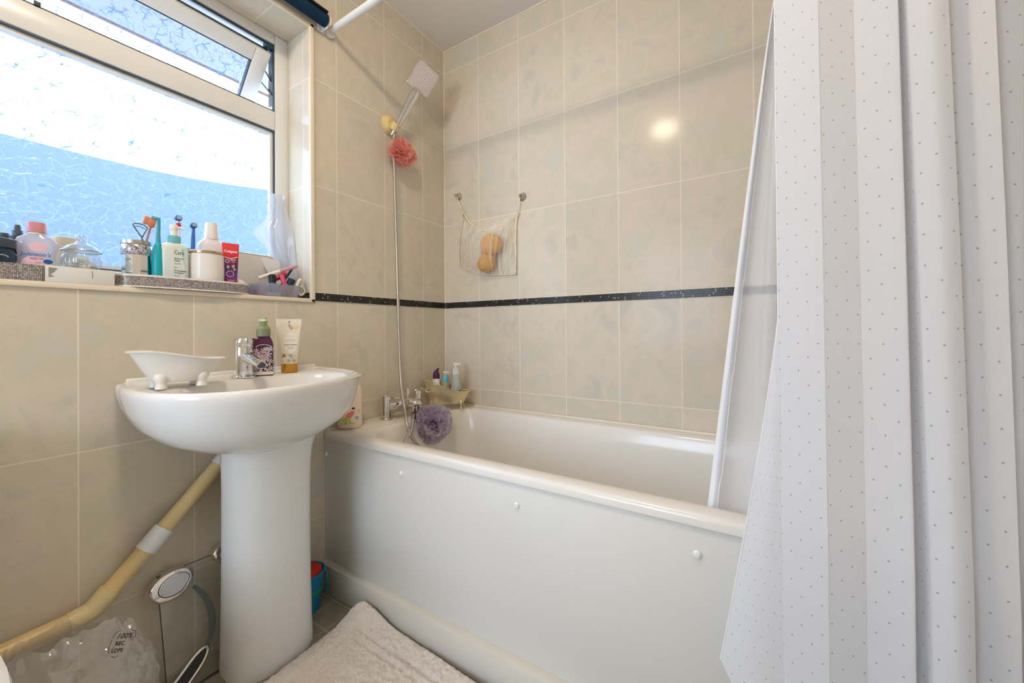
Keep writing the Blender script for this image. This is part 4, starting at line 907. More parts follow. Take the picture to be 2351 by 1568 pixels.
def fl(m):
    t = NT(m); P = t.pos(); n = t.noise(t.comb(*P), 320, 2); t.put(t.bsdf().inputs['Normal'], t.bump(n, .9, .006)); c = t.noise(t.comb(*P), 9, 3); t.put(t.bsdf().inputs['Base Color'], t.ramp(c, [(.35, lin(240, 233, 226)), (.65, lin(244, 232, 225))]))
fl(bmm.data.materials[0])
# ------------------------------------------------------------------ things on the window sill
SZ = 1.1015
def rhine_mat():
    m = mat('rhinestone_band', lin(150, 142, 136), .25, metal=.3); t = NT(m); P = t.pos(); a = t.math('ADD', P[1], t.math('MULTIPLY', P[0], .35)); pi = .0027
    u = t.math('FRACT', t.math('DIVIDE', a, pi)); v = t.math('FRACT', t.math('DIVIDE', P[2], pi))
    f = lambda q: t.math('ABSOLUTE', t.math('SUBTRACT', q, .5))
    e = t.maprange(t.math('MAXIMUM', f(u), f(v)), .28, .46, 1, 0)
    wn = t.node('ShaderNodeTexWhiteNoise', noise_dimensions='2D'); t.put(wn.inputs['Vector'], t.comb(t.math('FLOOR', t.math('DIVIDE', a, pi)), t.math('FLOOR', t.math('DIVIDE', P[2], pi)), 0))
    c = t.mix(wn.outputs[0], lin(150, 142, 138), lin(236, 230, 226)); t.put(t.bsdf().inputs['Base Color'], t.mix(e, lin(84, 74, 68), c)); t.put(t.bsdf().inputs['Normal'], t.bump(t.math('MULTIPLY', e, wn.outputs[0]), .6, .002)); return m
M_rhine = rhine_mat(); M_tray = mat('white_tray', lin(236, 233, 228), .3)
# left jewelled tray (straight front)
t1 = thing('rhinestone_tray', 'jewelled tray at the left end of the sill under pink capped bottle', 'tray', (-.048, -1.506, SZ))
bm = BM(); box(bm, -.045, .050, -.101, .1015, .0, .006, .002); box(bm, .044, .050, -.101, .1015, .004, .0355, .001); box(bm, -.045, -.040, -.101, .1015, .004, .0355, .001); box(bm, -.040, .044, .0965, .1015, .004, .0355, .001); obj('tray_body', bm, M_tray, t1)
bm = BM(); box(bm, .0502, .0525, -.101, .1005, .0, .037, .0006); box(bm, -.045, .052, .1017, .103, .0, .037, .0004); obj('rhinestone_edge', bm, M_rhine, t1)
# right jewelled tray, oval
t2 = thing('rhinestone_tray', 'long oval jewelled tray overhanging sill under pump bottle and candle', 'tray', (-.052, -1.113, SZ))
def ov(k, z): return selip(0, 0, z, .074*k, .1665*k, 3.2, 64)
bm = BM(); loft(bm, [ov(.93, .0005), ov(.95, .004), ov(.95, .006)]); tb2 = obj('tray_base', bm, M_tray, t2, smooth=40)
bm = BM(); loft(bm, [ov(.95, .003), ov(.985, .003), ov(.985, .034), ov(.95, .034), ov(.95, .003)], False, False); obj('tray_wall', bm, M_tray, t2, smooth=40)
bm = BM(); loft(bm, [ov(.987, .0045), ov(.998, .004), ov(.998, .030), ov(.987, .030)], False, False); obj('rhinestone_edge', bm, M_rhine, t2, smooth=40)
bm = BM(); loft(bm, [ov(.985, .0005), ov(1.003, .0005), ov(1.003, .004), ov(.985, .004)], False, False); loft(bm, [ov(.985, .030), ov(1.003, .030), ov(1.003, .035), ov(.95, .035)], False, False); obj('white_edging', bm, M_tray, t2, smooth=40)

# white carton between the trays
wb = thing('white_carton', 'flat white carton with grey printed corner between the two trays', 'box', (-.045, -1.341, SZ))
bm = BM(); box(bm, -.045, .050, -.0605, .0590, 0, .0385, .0008); obj('carton', bm, mat('white_card', lin(228, 227, 222), .5), wb, smooth=30)
bm = BM(); fl_ = lambda y, z, r=0: (.0508+r, y, z)
prism(bm, [(-.055, .034), (-.041, .033), (-.046, .024), (-.053, .017), (-.045, .013), (-.055, .010)], .0500, .0505, lambda a, b, d: (d, a, b)); obj('grey_print', bm, mat('grey_carton_print', lin(150, 148, 146), .5), wb, smooth=0)
bm = BM(); box(bm, .0500, .0504, .0175, .0188, .014, .033); obj('slot', bm, mat('slot_shadow_grey', lin(120, 114, 108), .6), wb, smooth=0)
bm = BM(); lathe(bm, [(.02, .0386), (.021, .0395), (.02, .0402)], 24, c=(.028, .040)); obj('dark_disc', bm, M_black, wb)

TZ1 = SZ+.006; TZ2 = SZ+.0065
M_navy = mat('dark_petrol_glass', lin(26, 58, 78), .12); M_slate = mat('slate_plastic', lin(70, 80, 92), .4)
# dark blue jar
bj = thing('dark_blue_jar', 'dark petrol blue jar at far left end of the sill', 'jar', (-.050, -1.471, TZ1))
bm = BM(); lathe(bm, [(.030, 0), (.032, .004), (.032, .060), (.028, .068), (.028, .072)], 28); obj('jar_body', bm, M_navy, bj)
bm = BM(); lathe(bm, [(.0325, .068), (.0335, .070), (.0335, .088), (.031, .090)], 28); obj('jar_lid', bm, M_slate, bj)
bm = BM(); lathe(bm, [(.006, .090), (.009, .098), (.007, .106), (.002, .108)], 18, c=(-.01, .016)); obj('lid_knob', bm, M_slate, bj)
bm = BM(); cyl = lambda R, a0: (lambda x, y, r=.0006: ((R+r)*math.cos(a0+x/R), (R+r)*math.sin(a0+x/R), y))
line(bm, cyl(.032, .0), [(-.02, .03), (-.012, .042), (.0, .048), (.012, .050), (.02, .046)], .002); obj('pale_swirl', bm, pm('pale_blue_print', (190, 205, 214)), bj, smooth=180)
# dropper bottle
db = thing('dropper_bottle', 'slim dark bottle with slate nozzle cap behind pink capped bottle', 'bottle', (-.088, -1.432, TZ1))
bm = BM(); lathe(bm, [(.018, 0), (.0195, .003), (.0195, .075), (.016, .085), (.011, .092)], 26); obj('body', bm, mat('black_glass', lin(22, 24, 28), .12), db)
bm = BM(); lathe(bm, [(.014, .090), (.014, .106), (.0085, .107), (.0085, .120), (.0065, .122), (.0045, .134), (.003, .1345)], 22); obj('nozzle_cap', bm, M_slate, db)
c_ = cyl(.0195, -.35); bm = text_bm('AY', .016, lambda x, y, d: c_(x, .054+y), bold=.05); add(bm, text_bm('OIL', .009, lambda x, y, d: c_(x, .038+y))) if 0 else None; obj('white_letters', bm, pm('white_letters', (230, 230, 228)), db, smooth=0)
bm = BM(); g = [[bm.verts.new(c_(-.018+.036*i/10, .068+.010*j)) for i in range(11)] for j in range(2)]
for i in range(10): bm.faces.new((g[0][i], g[0][i+1], g[1][i+1], g[1][i]))
obj('red_band', bm, pm('red_print', (206, 60, 60)), db, smooth=180)
# baby oil bottle
oi = thing('baby_oil_bottle', 'rounded clear bottle with pink cap on the left jewelled tray', 'bottle', (-.048, -1.407, TZ1), rotz=math.radians(-14))
M_clear = thin_mat('clear_pinkish_plastic', lin(228, 222, 226), .62, .1, .5, .08)
bm = BM(); loft(bm, [selip(0, 0, z, rx, ry, 2.5, 40) for z, rx, ry in ((0, .017, .032), (.003, .019, .0345), (.02, .019, .0345), (.045, .018, .031), (.062, .018, .0305), (.078, .019, .0345), (.090, .0185, .0350), (.100, .0165, .030), (.107, .013, .020), (.110, .0125, .014))]); ob_ = obj('body', bm, M_clear, oi, smooth=60)
bm = BM(); lathe(bm, [(.0145, .1095), (.0145, .113), (.0135, .1135)], 26); obj('neck_ring', bm, M_whb, oi)
bm = BM(); loft(bm, [selip(0, 0, z, rx, ry, 2.2, 36) for z, rx, ry in ((.1135, .0155, .0160), (.1365, .0155, .0160), (.138, .0145, .015))]); obj('pink_cap', bm, mat('dusty_pink_cap', lin(206, 138, 146), .45), oi, smooth=40)
def onoi(x, y, r=.0012):
    W = .0345 if y < .03 else (.031+.004*abs(y-.055)/.03); D = .0185; q = max(-.93, min(.93, x/W)); return (D*(1-abs(q)**2.5)**(1/2.5)+r, x, y)
bm = BM(); patch(bm, onoi, .002, .036, .025, .021, 28, 5); patch(bm, onoi, .004, .078, .015, .012, 24, 4, .0008); lb = obj('pink_label', bm, pm('pale_pink_label', (236, 196, 206)), ob_, smooth=180)
bm = text_bm("Johnson's", .0125, lambda x, y, d: onoi(x, .0595+y, .0018), bold=.02, shear=.25); obj('blue_lettering', bm, pm('lavender_blue_print', (98, 110, 170)), lb, smooth=0)
bm = text_bm('baby oil', .0065, lambda x, y, d: onoi(.002+x, .0500+y, .0018), bold=.01); add(bm, text_bm('mild', .005, lambda x, y, d: onoi(.004+x, .0405+y, .0018))); obj('small_lettering', bm, pm('rose_print', (150, 96, 130)), lb, smooth=0)
bm = BM(); patch(bm, onoi, .0195, .0440, .0075, .0055, 24, 3, .0022); obj('blue_oval', bm, pm('strong_blue_print', (18, 92, 170)), lb, smooth=180)
# beige cup behind
bc = thing('beige_cup', 'small beige flared cup between pink capped bottle and glass jar', 'cup', (-.104, -1.352, SZ))
bm = BM(); lathe(bm, [(.018, 0), (.02, .003), (.021, .085), (.027, .112), (.028, .124), (.0255, .125), (.018, .088), (.001, .07)], 28); obj('cup_body', bm, mat('beige_pottery', lin(222, 212, 190), .5), bc, smooth=60)
# glass jar with lid
gj = thing('glass_jar', 'round fluted clear glass jar with domed lid on white carton', 'jar', (-.050, -1.332, SZ+.0388))
M_jar = thin_mat('clear_jar_glass', lin(226, 232, 234), .16, .04, .5, .14)
def flute(z, r, k=.035): return [Vector((r*(1+k*math.cos(16*a))*math.cos(a), r*(1+k*math.cos(16*a))*math.sin(a), z)) for a in [2*PI*i/96 for i in range(96)]]
bm = BM(); loft(bm, [flute(z, r, k) for z, r, k in ((0, .028, 0), (.003, .032, .02), (.014, .036, .035), (.026, .0365, .035), (.036, .034, .025), (.042, .030, 0), (.047, .030, 0))], True, False); obj('jar_body', bm, M_jar, gj, smooth=60)
bm = BM(); lathe(bm, [(.0365, .047), (.037, .049), (.035, .052), (.030, .060), (.018, .066), (.012, .070), (.010, .074)], 36); gl = obj('jar_lid', bm, M_jar, gj, smooth=60)
bm = BM(); lathe(bm, [(.0372, .0465), (.0382, .048), (.0372, .0498)], 36, False, False); obj('silver_rim', bm, M_steel, gj)
bm = BM(); lathe(bm, [(.008, .074), (.013, .080), (.0125, .086), (.008, .092), (.002, .094)], 24); obj('lid_knob', bm, M_jar, gl, smooth=60)
bm = BM()
for k in range(26):
    a = k*2.4; r = .004*math.sqrt(k); sphere(bm, (r*math.cos(a)*1.15, r*math.sin(a)*1.15, .010+.006*((k*7) % 4)), .0062, u=10, v=6)
ct = obj('cotton_buds', bm, mat('pale_cotton', lin(240, 234, 224), .9), gj, smooth=180); ct['kind'] = 'stuff'

# silver tumbler with crushed diamond band, scraper and flosser
def crush_mat():
    m = mat('crushed_crystal', lin(180, 178, 184), .12, metal=.6); t = NT(m); P = t.objco(); V = t.comb(*P)
    v = t.node('ShaderNodeTexVoronoi'); t.put(v.inputs['Vector'], V); v.inputs['Scale'].default_value = 330
    t.put(t.bsdf().inputs['Base Color'], t.ramp(v.outputs['Color'], [(.1, lin(70, 68, 74)), (.35, lin(170, 165, 172)), (.6, lin(225, 222, 228)), (.9, lin(250, 250, 252))])); t.put(t.bsdf().inputs['Normal'], t.bump(v.outputs['Color'], 1.0, .004)); return m
M_crush = crush_mat(); M_mir = mat('mirror_silver', (.82, .81, .80), .06, metal=1)
def tumbler(t, r, h):
    bm = BM(); lathe(bm, [(r*.93, 0), (r*.95, .002), (r*.95, h-.042), (r*.95, h-.003), (r*.88, h-.003), (r*.88, .01), (.001, .01)], 12); b = obj('tumbler_body', bm, M_mir, t, smooth=20)
    bm = BM(); lathe(bm, [(r*.955, h-.040), (r*1.0, h-.039), (r*1.0, h-.012), (r*.955, h-.011)], 32, False, False); obj('crystal_band', bm, M_crush, t, smooth=60)
    bm = BM(); lathe(bm, [(r*.87, h-.011), (r*1.01, h-.010), (r*1.01, h), (r*.87, h)], 32, False, False); obj('silver_lip', bm, M_steel, t, smooth=40)
tm = thing('crystal_tumbler', 'mirror tumbler with crushed crystal band at left end of oval tray', 'tumbler', (-.062, -1.222, TZ2)); tumbler(tm, .0335, .128)
tm2 = thing('crystal_tumbler', 'mirror tumbler with crushed crystal band hidden behind pump bottle and candle', 'tumbler', (-.086, -1.105, TZ2)); tumbler(tm2, .033, .128)
ts = thing('tongue_scraper', 'grey steel triangular loop tongue scraper standing in the crystal tumbler', 'tongue scraper', (-.062, -1.213, TZ2+.012), rotz=.2)
bm = BM(); tube(bm, spline([(0, .004, .045), (0, .002, .125), (0, -.003, .137), (0, -.016, .158), (0, -.018, .164), (0, -.008, .168), (0, .006, .167), (0, .015, .160), (0, .013, .155), (0, .006, .139), (0, .002, .128)], 5), .0017, 8); tube(bm, spline([(0, -.0145, .1575), (0, -.004, .161), (0, .0105, .156)], 5), .0011, 8); tube(bm, [(0, .004, .01), (0, .003, .125)], .003, 8); obj('scraper_loop', bm, M_stay, ts, smooth=180)
of = thing('childs_toothbrush', 'leaning toothbrush with orange bear shaped head in the crystal tumbler', 'toothbrush', (-.064, -1.228, TZ2+.012), rot=(-.22, 0, 0))
M_or = mat('orange_plastic', lin(226, 128, 92), .4)
bm = BM(); tube(bm, [(0, 0, 0), (0, 0, .14), (0, 0, .165)], [.0035, .003, .003], 10); obj('handle', bm, mat('mauve_handle', lin(176, 130, 132), .4), of)
bm = BM(); sphere(bm, (0, 0, .184), .018, .45, .62, 1.0); obj('head_cover', bm, M_or, of, smooth=180)
bm = BM(); box(bm, -.005, .005, -.020, -.008, .172, .196, .003); obj('bristles', bm, mat('salmon_bristles', lin(222, 140, 110), .7), of)
bm = BM(); tube(bm, spline([(.003, .004, .15), (.006, .008, .175), (.004, .004, .198)], 5), .0012, 6); obj('clip_line', bm, M_whb, of)

# electric toothbrushes in teal
M_teal = mat('teal_plastic', lin(20, 168, 182), .3); M_teal2 = mat('muted_teal_head', lin(74, 160, 176), .35); M_violet = mat('violet_grip', lin(132, 92, 178), .4)
e1 = thing('electric_toothbrush', 'bright teal electric toothbrush standing left of the pump bottle', 'toothbrush', (-.034, -1.183, TZ2))
bm = BM(); lathe(bm, [(.0130, 0), (.0142, .003), (.0142, .06), (.013, .105), (.0085, .122), (.0065, .128)], 26); eb = obj('handle_body', bm, M_teal, e1, smooth=60)
bm = BM(); patch(bm, cyl(.0142, -.1), 0, .012, .010, .014, 20, 3); obj('violet_button', bm, M_violet, eb, smooth=180)
bm = BM(); lathe(bm, [(.0143, .0005), (.0147, .001), (.0147, .007), (.0143, .008)], 26, False, False); obj('pale_base_ring', bm, mat('pale_aqua', lin(150, 205, 220), .4), e1)
bm = BM(); tube(bm, spline([(0, 0, .128), (0, 0, .150), (0, .001, .180), (0, .0, .1935)], 6), [.0065, .0065, .0063, .006, .0058, .0056, .0054, .0052, .005, .005, .005, .005, .005, .005, .005, .0052, .0054, .0055, .0055], 16); tube(bm, [(0, .004, .196), (0, -.006, .1975)], .0058, 14); obj('brush_neck', bm, M_teal2, e1, smooth=60)
bm = BM(); tube(bm, [(0, -.006, .1975), (0, -.0155, .1995)], [.0055, .0052], 14); obj('bristle_tuft', bm, mat('grey_green_bristles', lin(140, 170, 172), .8), e1)
e2 = thing('electric_toothbrush', 'darker teal handle standing just behind the bright teal toothbrush', 'toothbrush', (-.068, -1.183, TZ2))
bm = BM(); lathe(bm, [(.0115, 0), (.0125, .003), (.0125, .05), (.0110, .080), (.006, .092), (.002, .094)], 24); obj('handle_body', bm, mat('deep_teal_plastic', lin(12, 132, 148), .3), e2, smooth=60)
# brush heads rising from the hidden tumbler
def headbrush(nm, lab, x, y, z1, col, m2, tilt):
    t = thing(nm, lab, 'toothbrush', (x, y, TZ2+.012), rot=(tilt, 0, 0)); h = z1-TZ2-.012
    bm = BM(); tube(bm, [(0, 0, 0), (0, 0, .09), (0, 0, h-.05), (0, 0, h-.014)], [.006, .0062, .0058, .0042], 14); obj('handle', bm, col, t, smooth=60)
    bm = BM(); tube(bm, [(-.006, 0, h-.006), (.005, 0, h-.004)], .0085, 18); obj('round_head', bm, m2, t, smooth=40)
    bm = BM(); tube(bm, [(.005, 0, h-.004), (.012, 0, h-.003)], .006, 14); obj('bristle_tuft', bm, mat('pale_blue_bristles', lin(150, 178, 196), .8), t); return t, h
M_dkb = mat('dark_blue_head', lin(44, 86, 138), .4)
hb1, hh = headbrush('toothbrush_head', 'white and red toothbrush with dark blue round head behind the pump bottle', -.090, -1.118, 1.336, mat('white_brush_handle', lin(232, 226, 228), .35), M_dkb, .0)
bm = BM(); lathe(bm, [(.0068, hh-.036), (.0074, hh-.034), (.0066, hh-.022), (.0060, hh-.020)], 18, False, False); obj('red_grip', bm, mat('crimson_grip', lin(196, 40, 74), .4), hb1)
headbrush('toothbrush_head', 'slim blue toothbrush rising between the pump bottle and the candle', -.082, -1.088, 1.320, mat('cobalt_blue_handle', lin(70, 112, 200), .35), M_dkb, -.03)

# cleanser pump bottle
cl = thing('cleanser_pump_bottle', 'large white pump bottle with teal collar on the oval tray', 'bottle', (-.034, -1.147, TZ2), rotz=math.radians(-6))
M_wcl = mat('milky_white_plastic', lin(226, 232, 228), .3)
bm = BM(); loft(bm, [rrect(0, 0, z, hx, hy, r, 6) for z, hx, hy, r in ((0, .017, .031, .012), (.003, .019, .0335, .014), (.10, .019, .0335, .014), (.118, .0185, .0325, .015), (.128, .0165, .027, .0155), (.134, .014, .0165, .0135))]); cb_ = obj('body', bm, M_wcl, cl, smooth=60)
bm = BM(); lathe(bm, [(.0165, .133), (.0165, .153), (.0155, .1545)], 30); obj('teal_collar', bm, mat('soft_teal_collar', lin(110, 186, 200), .35), cl, smooth=40)
bm = BM(); lathe(bm, [(.0085, .154), (.0085, .172), (.010, .174), (.010, .186), (.008, .188)], 22); tube(bm, [(0, 0, .178), (.004, .014, .181), (.006, .025, .178)], [.0055, .004, .003], 10); obj('pump_head', bm, M_whb, cl)
oncl = lambda x, y, r=.0006: (.019+r, x, y)
bm = BM(); g = [bm.verts.new(oncl(*q, .0003)) for q in ((-.004, .006), (.0205, .006), (.0205, .118), (-.004, .118))]; bm.faces.new(g); obj('pale_label', bm, pm('pale_label_green', (224, 232, 224)), cb_, smooth=0)
bm = BM(); g = [bm.verts.new(oncl(*q)) for q in ((.0135, .117), (.0205, .117), (.0205, .062))]; bm.faces.new(g); obj('teal_wedge', bm, pm('pale_teal_print', (168, 208, 212)), cb_, smooth=0)
L = -.003
bm = text_bm('Cera', .0185, lambda x, y, d: oncl(L+x*.60, .104+y, .001), align='LEFT'); obj('dark_lettering', bm, pm('dark_label_print', (60, 64, 66)), cb_, smooth=0)
bm = text_bm('SA Smoothing', .0052, lambda x, y, d: oncl(L+x*.72, .0865+y, .001), align='LEFT', bold=.03)
for s, y, q in (('Cleanser', .0805, .0052), ('for dry, rough skin', .072, .003), ('236 ml', .060, .0034), ('SA Gel Nettoyant', .0510, .0052), ('Anti-rugosites', .0450, .0052), ('peaux seches', .037, .003), ('et rugueuses', .0325, .003), ('236 ml', .024, .0038)): add(bm, text_bm(s, q, lambda x, yy, d, y=y: oncl(L+x*.72, y+yy, .001), align='LEFT', bold=.025))
obj('dark_lettering', bm, M_ink, cb_, smooth=0)

# candle jar
cj = thing('candle_jar', 'plain white candle jar with rose gold band on the oval tray', 'candle', (-.032, -1.066, TZ2))
bm = BM(); lathe(bm, [(.036, 0), (.042, .004), (.0445, .014), (.0455, .06), (.0445, .104), (.0435, .112)], 44); obj('jar_body', bm, mat('warm_white_glass', lin(236, 231, 226), .25), cj, smooth=50)
bm = BM(); lathe(bm, [(.0442, .1105), (.0448, .112), (.0448, .1185), (.0438, .1195)], 44, False, False); obj('rose_gold_band', bm, mat('rose_gold', lin(206, 176, 150), .2, metal=.9), cj)
bm = BM(); lathe(bm, [(.0435, .1185), (.043, .121), (.035, .1225), (.001, .1228)], 44); obj('jar_lid', bm, mat('grey_white_lid', lin(212, 210, 208), .35), cj)
# mouthwash
mw = thing('mouthwash_bottle', 'all white mouthwash bottle with tapered cap behind the candle jar', 'bottle', (-.088, -1.032, TZ2))
bm = BM(); loft(bm, [selip(0, 0, z, rx, ry, 2.5, 36) for z, rx, ry in ((0, .022, .033), (.004, .025, .036), (.12, .025, .036), (.138, .024, .0375), (.150, .0245, .0385), (.160, .022, .034), (.170, .018, .024), (.174, .0165, .0185))]); obj('body', bm, mat('white_mouthwash_plastic', lin(236, 236, 240), .3), mw, smooth=60)
bm = BM(); lathe(bm, [(.0205, .172), (.0205, .178), (.0195, .180), (.0175, .224), (.0165, .226)], 30); obj('tapered_cap', bm, mat('warm_white_cap', lin(228, 224, 220), .4), mw, smooth=40)
# toothpaste
tp = thing('toothpaste_tube', 'red and purple toothpaste tube standing right of the candle jar', 'tube', (-.024, -1.003, TZ2), rotz=math.radians(-14))
bm = BM(); lathe(bm, [(.014, .0), (.0150, .002), (.0150, .018), (.014, .0195)], 24); obj('white_cap', bm, M_whb, tp)
def paste_mat():
    m = mat('toothpaste_print', lin(90, 40, 110), .3); t = NT(m); P = t.objco(); t.put(t.bsdf().inputs['Base Color'], t.ramp(t.math('DIVIDE', P[2], .16), [(.18, lin(170, 50, 110)), (.3, lin(110, 60, 140)), (.5, lin(62, 44, 110)), (.66, lin(150, 40, 96)), (.72, lin(222, 44, 58)), (.9, lin(232, 66, 70))])); return m
bm = BM(); loft(bm, [selip(0, 0, .019+(.142-.019)*k/8, max(.0012, .0135*(1-(k/8)**1.4)), .0165+.0065*k/8, 2+.9*k/8, 30) for k in range(9)]+[selip(0, 0, .158, .0012, .0232, 3, 30)]); tpb = obj('tube_body', bm, paste_mat(), tp, smooth=60)
def ontp(x, y, r=.0010):
    t = max(0, min(1, (y-.019)/.123)); d = max(.0012, .0135*(1-t**1.4)); w = .0165+.0065*t; q = max(-.96, min(.96, x/w)); return (d*(1-abs(q)**2.4)**(1/2.4)+r, x, y)
bm = text_bm('Colgate', .0115, lambda x, y, d: ontp(x, .1315+y), bold=.02); line(bm, ontp, [(-.018, .112), (.0, .1085), (.018, .115)], .0022); add(bm, text_bm('MAX', .007, lambda x, y, d: ontp(.006+x, .1035+y), bold=.02)); add(bm, text_bm('kids', .0055, lambda x, y, d: ontp(.006+x, .097+y))); line(bm, ontp, [(-.0095+.005*math.cos(t), .099+.005*math.sin(t)) for t in [2*PI*i/12 for i in range(13)]], .0014); obj('white_lettering', bm, pm('white_letters', (244, 240, 242)), tpb, smooth=0)
bm = BM(); patch(bm, ontp, -.008, .080, .004, .005); patch(bm, ontp, .006, .083, .0045, .0055); patch(bm, ontp, .009, .073, .004, .004); obj('tan_shapes', bm, pm('tan_print', (206, 160, 150)), tpb, smooth=180)
bm = BM(); line(bm, ontp, [(-.003+.0095*math.cos(t), .058+.0095*math.sin(t)) for t in [2*PI*i/16 for i in range(17)]], .0016); line(bm, ontp, [(-.010, .0365), (.010, .0375)], .0012); line(bm, ontp, [(-.008, .0335), (.008, .0345)], .0009); obj('pale_ring', bm, pm('pale_pink_print', (240, 196, 206)), tpb, smooth=180)
# small white roll-on
ro = thing('roll_on_bottle', 'small white roll-on with blue letter beside the toothpaste tube', 'bottle', (-.052, -.966, TZ2))
bm = BM(); loft(bm, [selip(0, 0, z, r, r*1.15, 2.2, 28) for z, r in ((0, .016), (.003, .018), (.02, .018), (.034, .016), (.042, .010), (.046, .004))]); obj('body', bm, M_whb, ro, smooth=60)
c2_ = cyl(.0185, -.25); bm = text_bm('D', .02, lambda x, y, d: c2_(x, .018+y, .0016), bold=.03); obj('blue_letter', bm, M_blueprint, ro, smooth=0)

# gold rimmed mirror leaning at the window, with a white card
mi = thing('vanity_mirror', 'rounded white vanity mirror with rose gold rim leaning on window', 'mirror', (-.122, -.912, SZ+.002), rot=(0, math.radians(-6), 0))
def rr2(h0, h1, hw, r, x, k=6): return [Vector((x, p.x, p.y)) for p in rrect(0, (h0+h1)/2, 0, hw, (h1-h0)/2, r, k)]
bm = BM(); loft(bm, [rr2(.0, .158, .102, .022, -.003), rr2(.0, .158, .102, .022, .003)]); obj('mirror_back', bm, mat('off_white_back', lin(216, 213, 206), .4), mi, smooth=30)
bm = BM(); tube(bm, rr2(.0, .158, .103, .023, .0), .0036, 10, closed=True); obj('rose_gold_rim', bm, mat('champagne_rim', lin(216, 190, 158), .25, metal=.8), mi, smooth=180)
ca = obj('white_card', (lambda b: (prism(b, [(-.030, .05), (.012, -.045), (.044, -.04), (.034, .047)], .0, .001, lambda a, bb, d: (d, a, bb)), b)[1])(BM()), mat('white_card_stock', lin(238, 238, 240), .5), None, loc=(-.106, -.842, 1.199), smooth=0); tag(ca, 'white tapered card leaning in front of the rose gold mirror', 'card')
# torn white plastic sheet in the corner of the reveal
M_sheet = thin_mat('white_film', lin(228, 230, 238), .72, .2, .45, .05)
bm = BM(); lft = [(1.506, -.822), (1.44, -.826), (1.39, -.848), (1.342, -.880), (1.30, -.846), (1.25, -.818), (1.20, -.806), (1.104, -.80)]; rgt = [(1.514, -.764), (1.47, -.768), (1.42, -.760), (1.38, -.754), (1.31, -.750), (1.25, -.749), (1.18, -.749), (1.104, -.750)]
Ls = spline([Vector((0, b, a)) for a, b in lft], 6); Rs = spline([Vector((0, b, a)) for a, b in rgt], 6); V = []
for i, (a, b) in enumerate(zip(Ls, Rs)):
    row = []
    for j in range(23):
        u = j/22; p = a.lerp(b, u); t = i/len(Ls)
        row.append(bm.verts.new((-.147+.05*u*t*(.4+.6*u)+.010*math.sin(u*13+1.3*t)*(.25+t)*min(1, 4*u)+.008*min(1, .2+t), p.y, p.z)))
    V.append(row)
for i in range(len(V)-1):
    for j in range(22): bm.faces.new((V[i][j], V[i][j+1], V[i+1][j+1], V[i+1][j]))
ws = obj('torn_plastic_sheet', bm, M_sheet, None, smooth=180); tag(ws, 'torn white plastic sheet hanging in the right corner of window', 'plastic sheet')

# clear plastic organiser with make-up
cc = thing('clear_organiser', 'clear plastic organiser full of make-up at right end of sill', 'organiser', (-.045, -.868, SZ))
M_org = thin_mat('clear_frosted_plastic', lin(214, 214, 228), .32, .15, .5, .1)
bm = BM()
def openbox(bm, x0, x1, y0, y1, h, t=.0015):
    box(bm, x0, x1, y0, y1, 0, t); box(bm, x0, x0+t, y0, y1, t, h); box(bm, x1-t, x1, y0, y1, t, h); box(bm, x0+t, x1-t, y0, y0+t, t, h); box(bm, x0+t, x1-t, y1-t, y1, t, h)
openbox(bm, -.042, .044, -.060, .072, .044); obj('organiser_box', bm, M_org, cc, smooth=0)
bm = BM(); box(bm, -.040, .042, .028, .0295, .0016, .043); box(bm, -.040, .042, -.035, -.0335, .0016, .043); obj('divider', bm, M_org, cc, smooth=0)
def stick(nm, lab, cat, p0, p1, r, m, cap=None, capm=None, grp=None):
    a, b = Vector(p0), Vector(p1); t = thing(nm, lab, cat, a, group=grp); d = b-a
    bm = BM(); tube(bm, [Vector((0, 0, 0)), d*.02, d*(cap or 1)], [r*.9, r, r], 18); obj('barrel', bm, m, t, smooth=40)
    if cap: bm = BM(); tube(bm, [d*cap, d*.97, d], [r*1.05, r*1.05, r*.85], 18); obj('cap', bm, capm, t, smooth=40)
    return t
M_crim = mat('crimson_plastic', lin(178, 34, 64), .25); M_inkb = mat('blue_black_plastic', lin(36, 52, 78), .25); M_pinkm = mat('dusty_pink_plastic', lin(214, 160, 172), .35)
stick('makeup_brush', 'long white brush with pink end lying diagonally over the organiser', 'brush', (-.052, -.905, 1.166), (-.050, -.770, 1.226), .0065, M_whb, .52, M_pinkm)
stick('lipstick_tube', 'short crimson lipstick tube tilted at back of the organiser', 'lipstick', (-.050, -.862, 1.162), (-.042, -.815, 1.190), .0085, M_crim, .6, M_crim)
stick('lipstick_tube', 'upright crimson gloss tube at the right end of organiser', 'lipstick', (-.022, -.812, 1.1040), (-.036, -.838, 1.183), .0075, M_crim, .45, mat('rose_pink_cap', lin(214, 80, 108), .3))
stick('mascara_tube', 'blue-black tube standing upright in middle of the organiser', 'mascara', (-.030, -.868, 1.1040), (-.036, -.868, 1.181), .0105, mat('blue_smoke_plastic', lin(70, 108, 146), .25), .62, M_black)
stick('nail_varnish_bottle', 'blue-black rounded bottle leaning at right of the organiser', 'bottle', (-.044, -.826, 1.1040), (-.030, -.800, 1.172), .0125, M_inkb, .55, M_inkb)
stick('eyeliner_pen', 'thin dark pen sticking up behind the crimson tubes', 'pen', (-.066, -.850, 1.1040), (-.066, -.776, 1.222), .0035, M_inkb, .7, M_black)
o = BM(); box(o, -.018, .018, -.030, .022, 0, .010, .002); o = obj('pale_compact', o, mat('pale_lilac_compact', lin(226, 220, 230), .3), None, loc=(-.022, -.876, 1.1040), smooth=30); tag(o, 'pale lilac compact case at bottom of the organiser', 'compact')
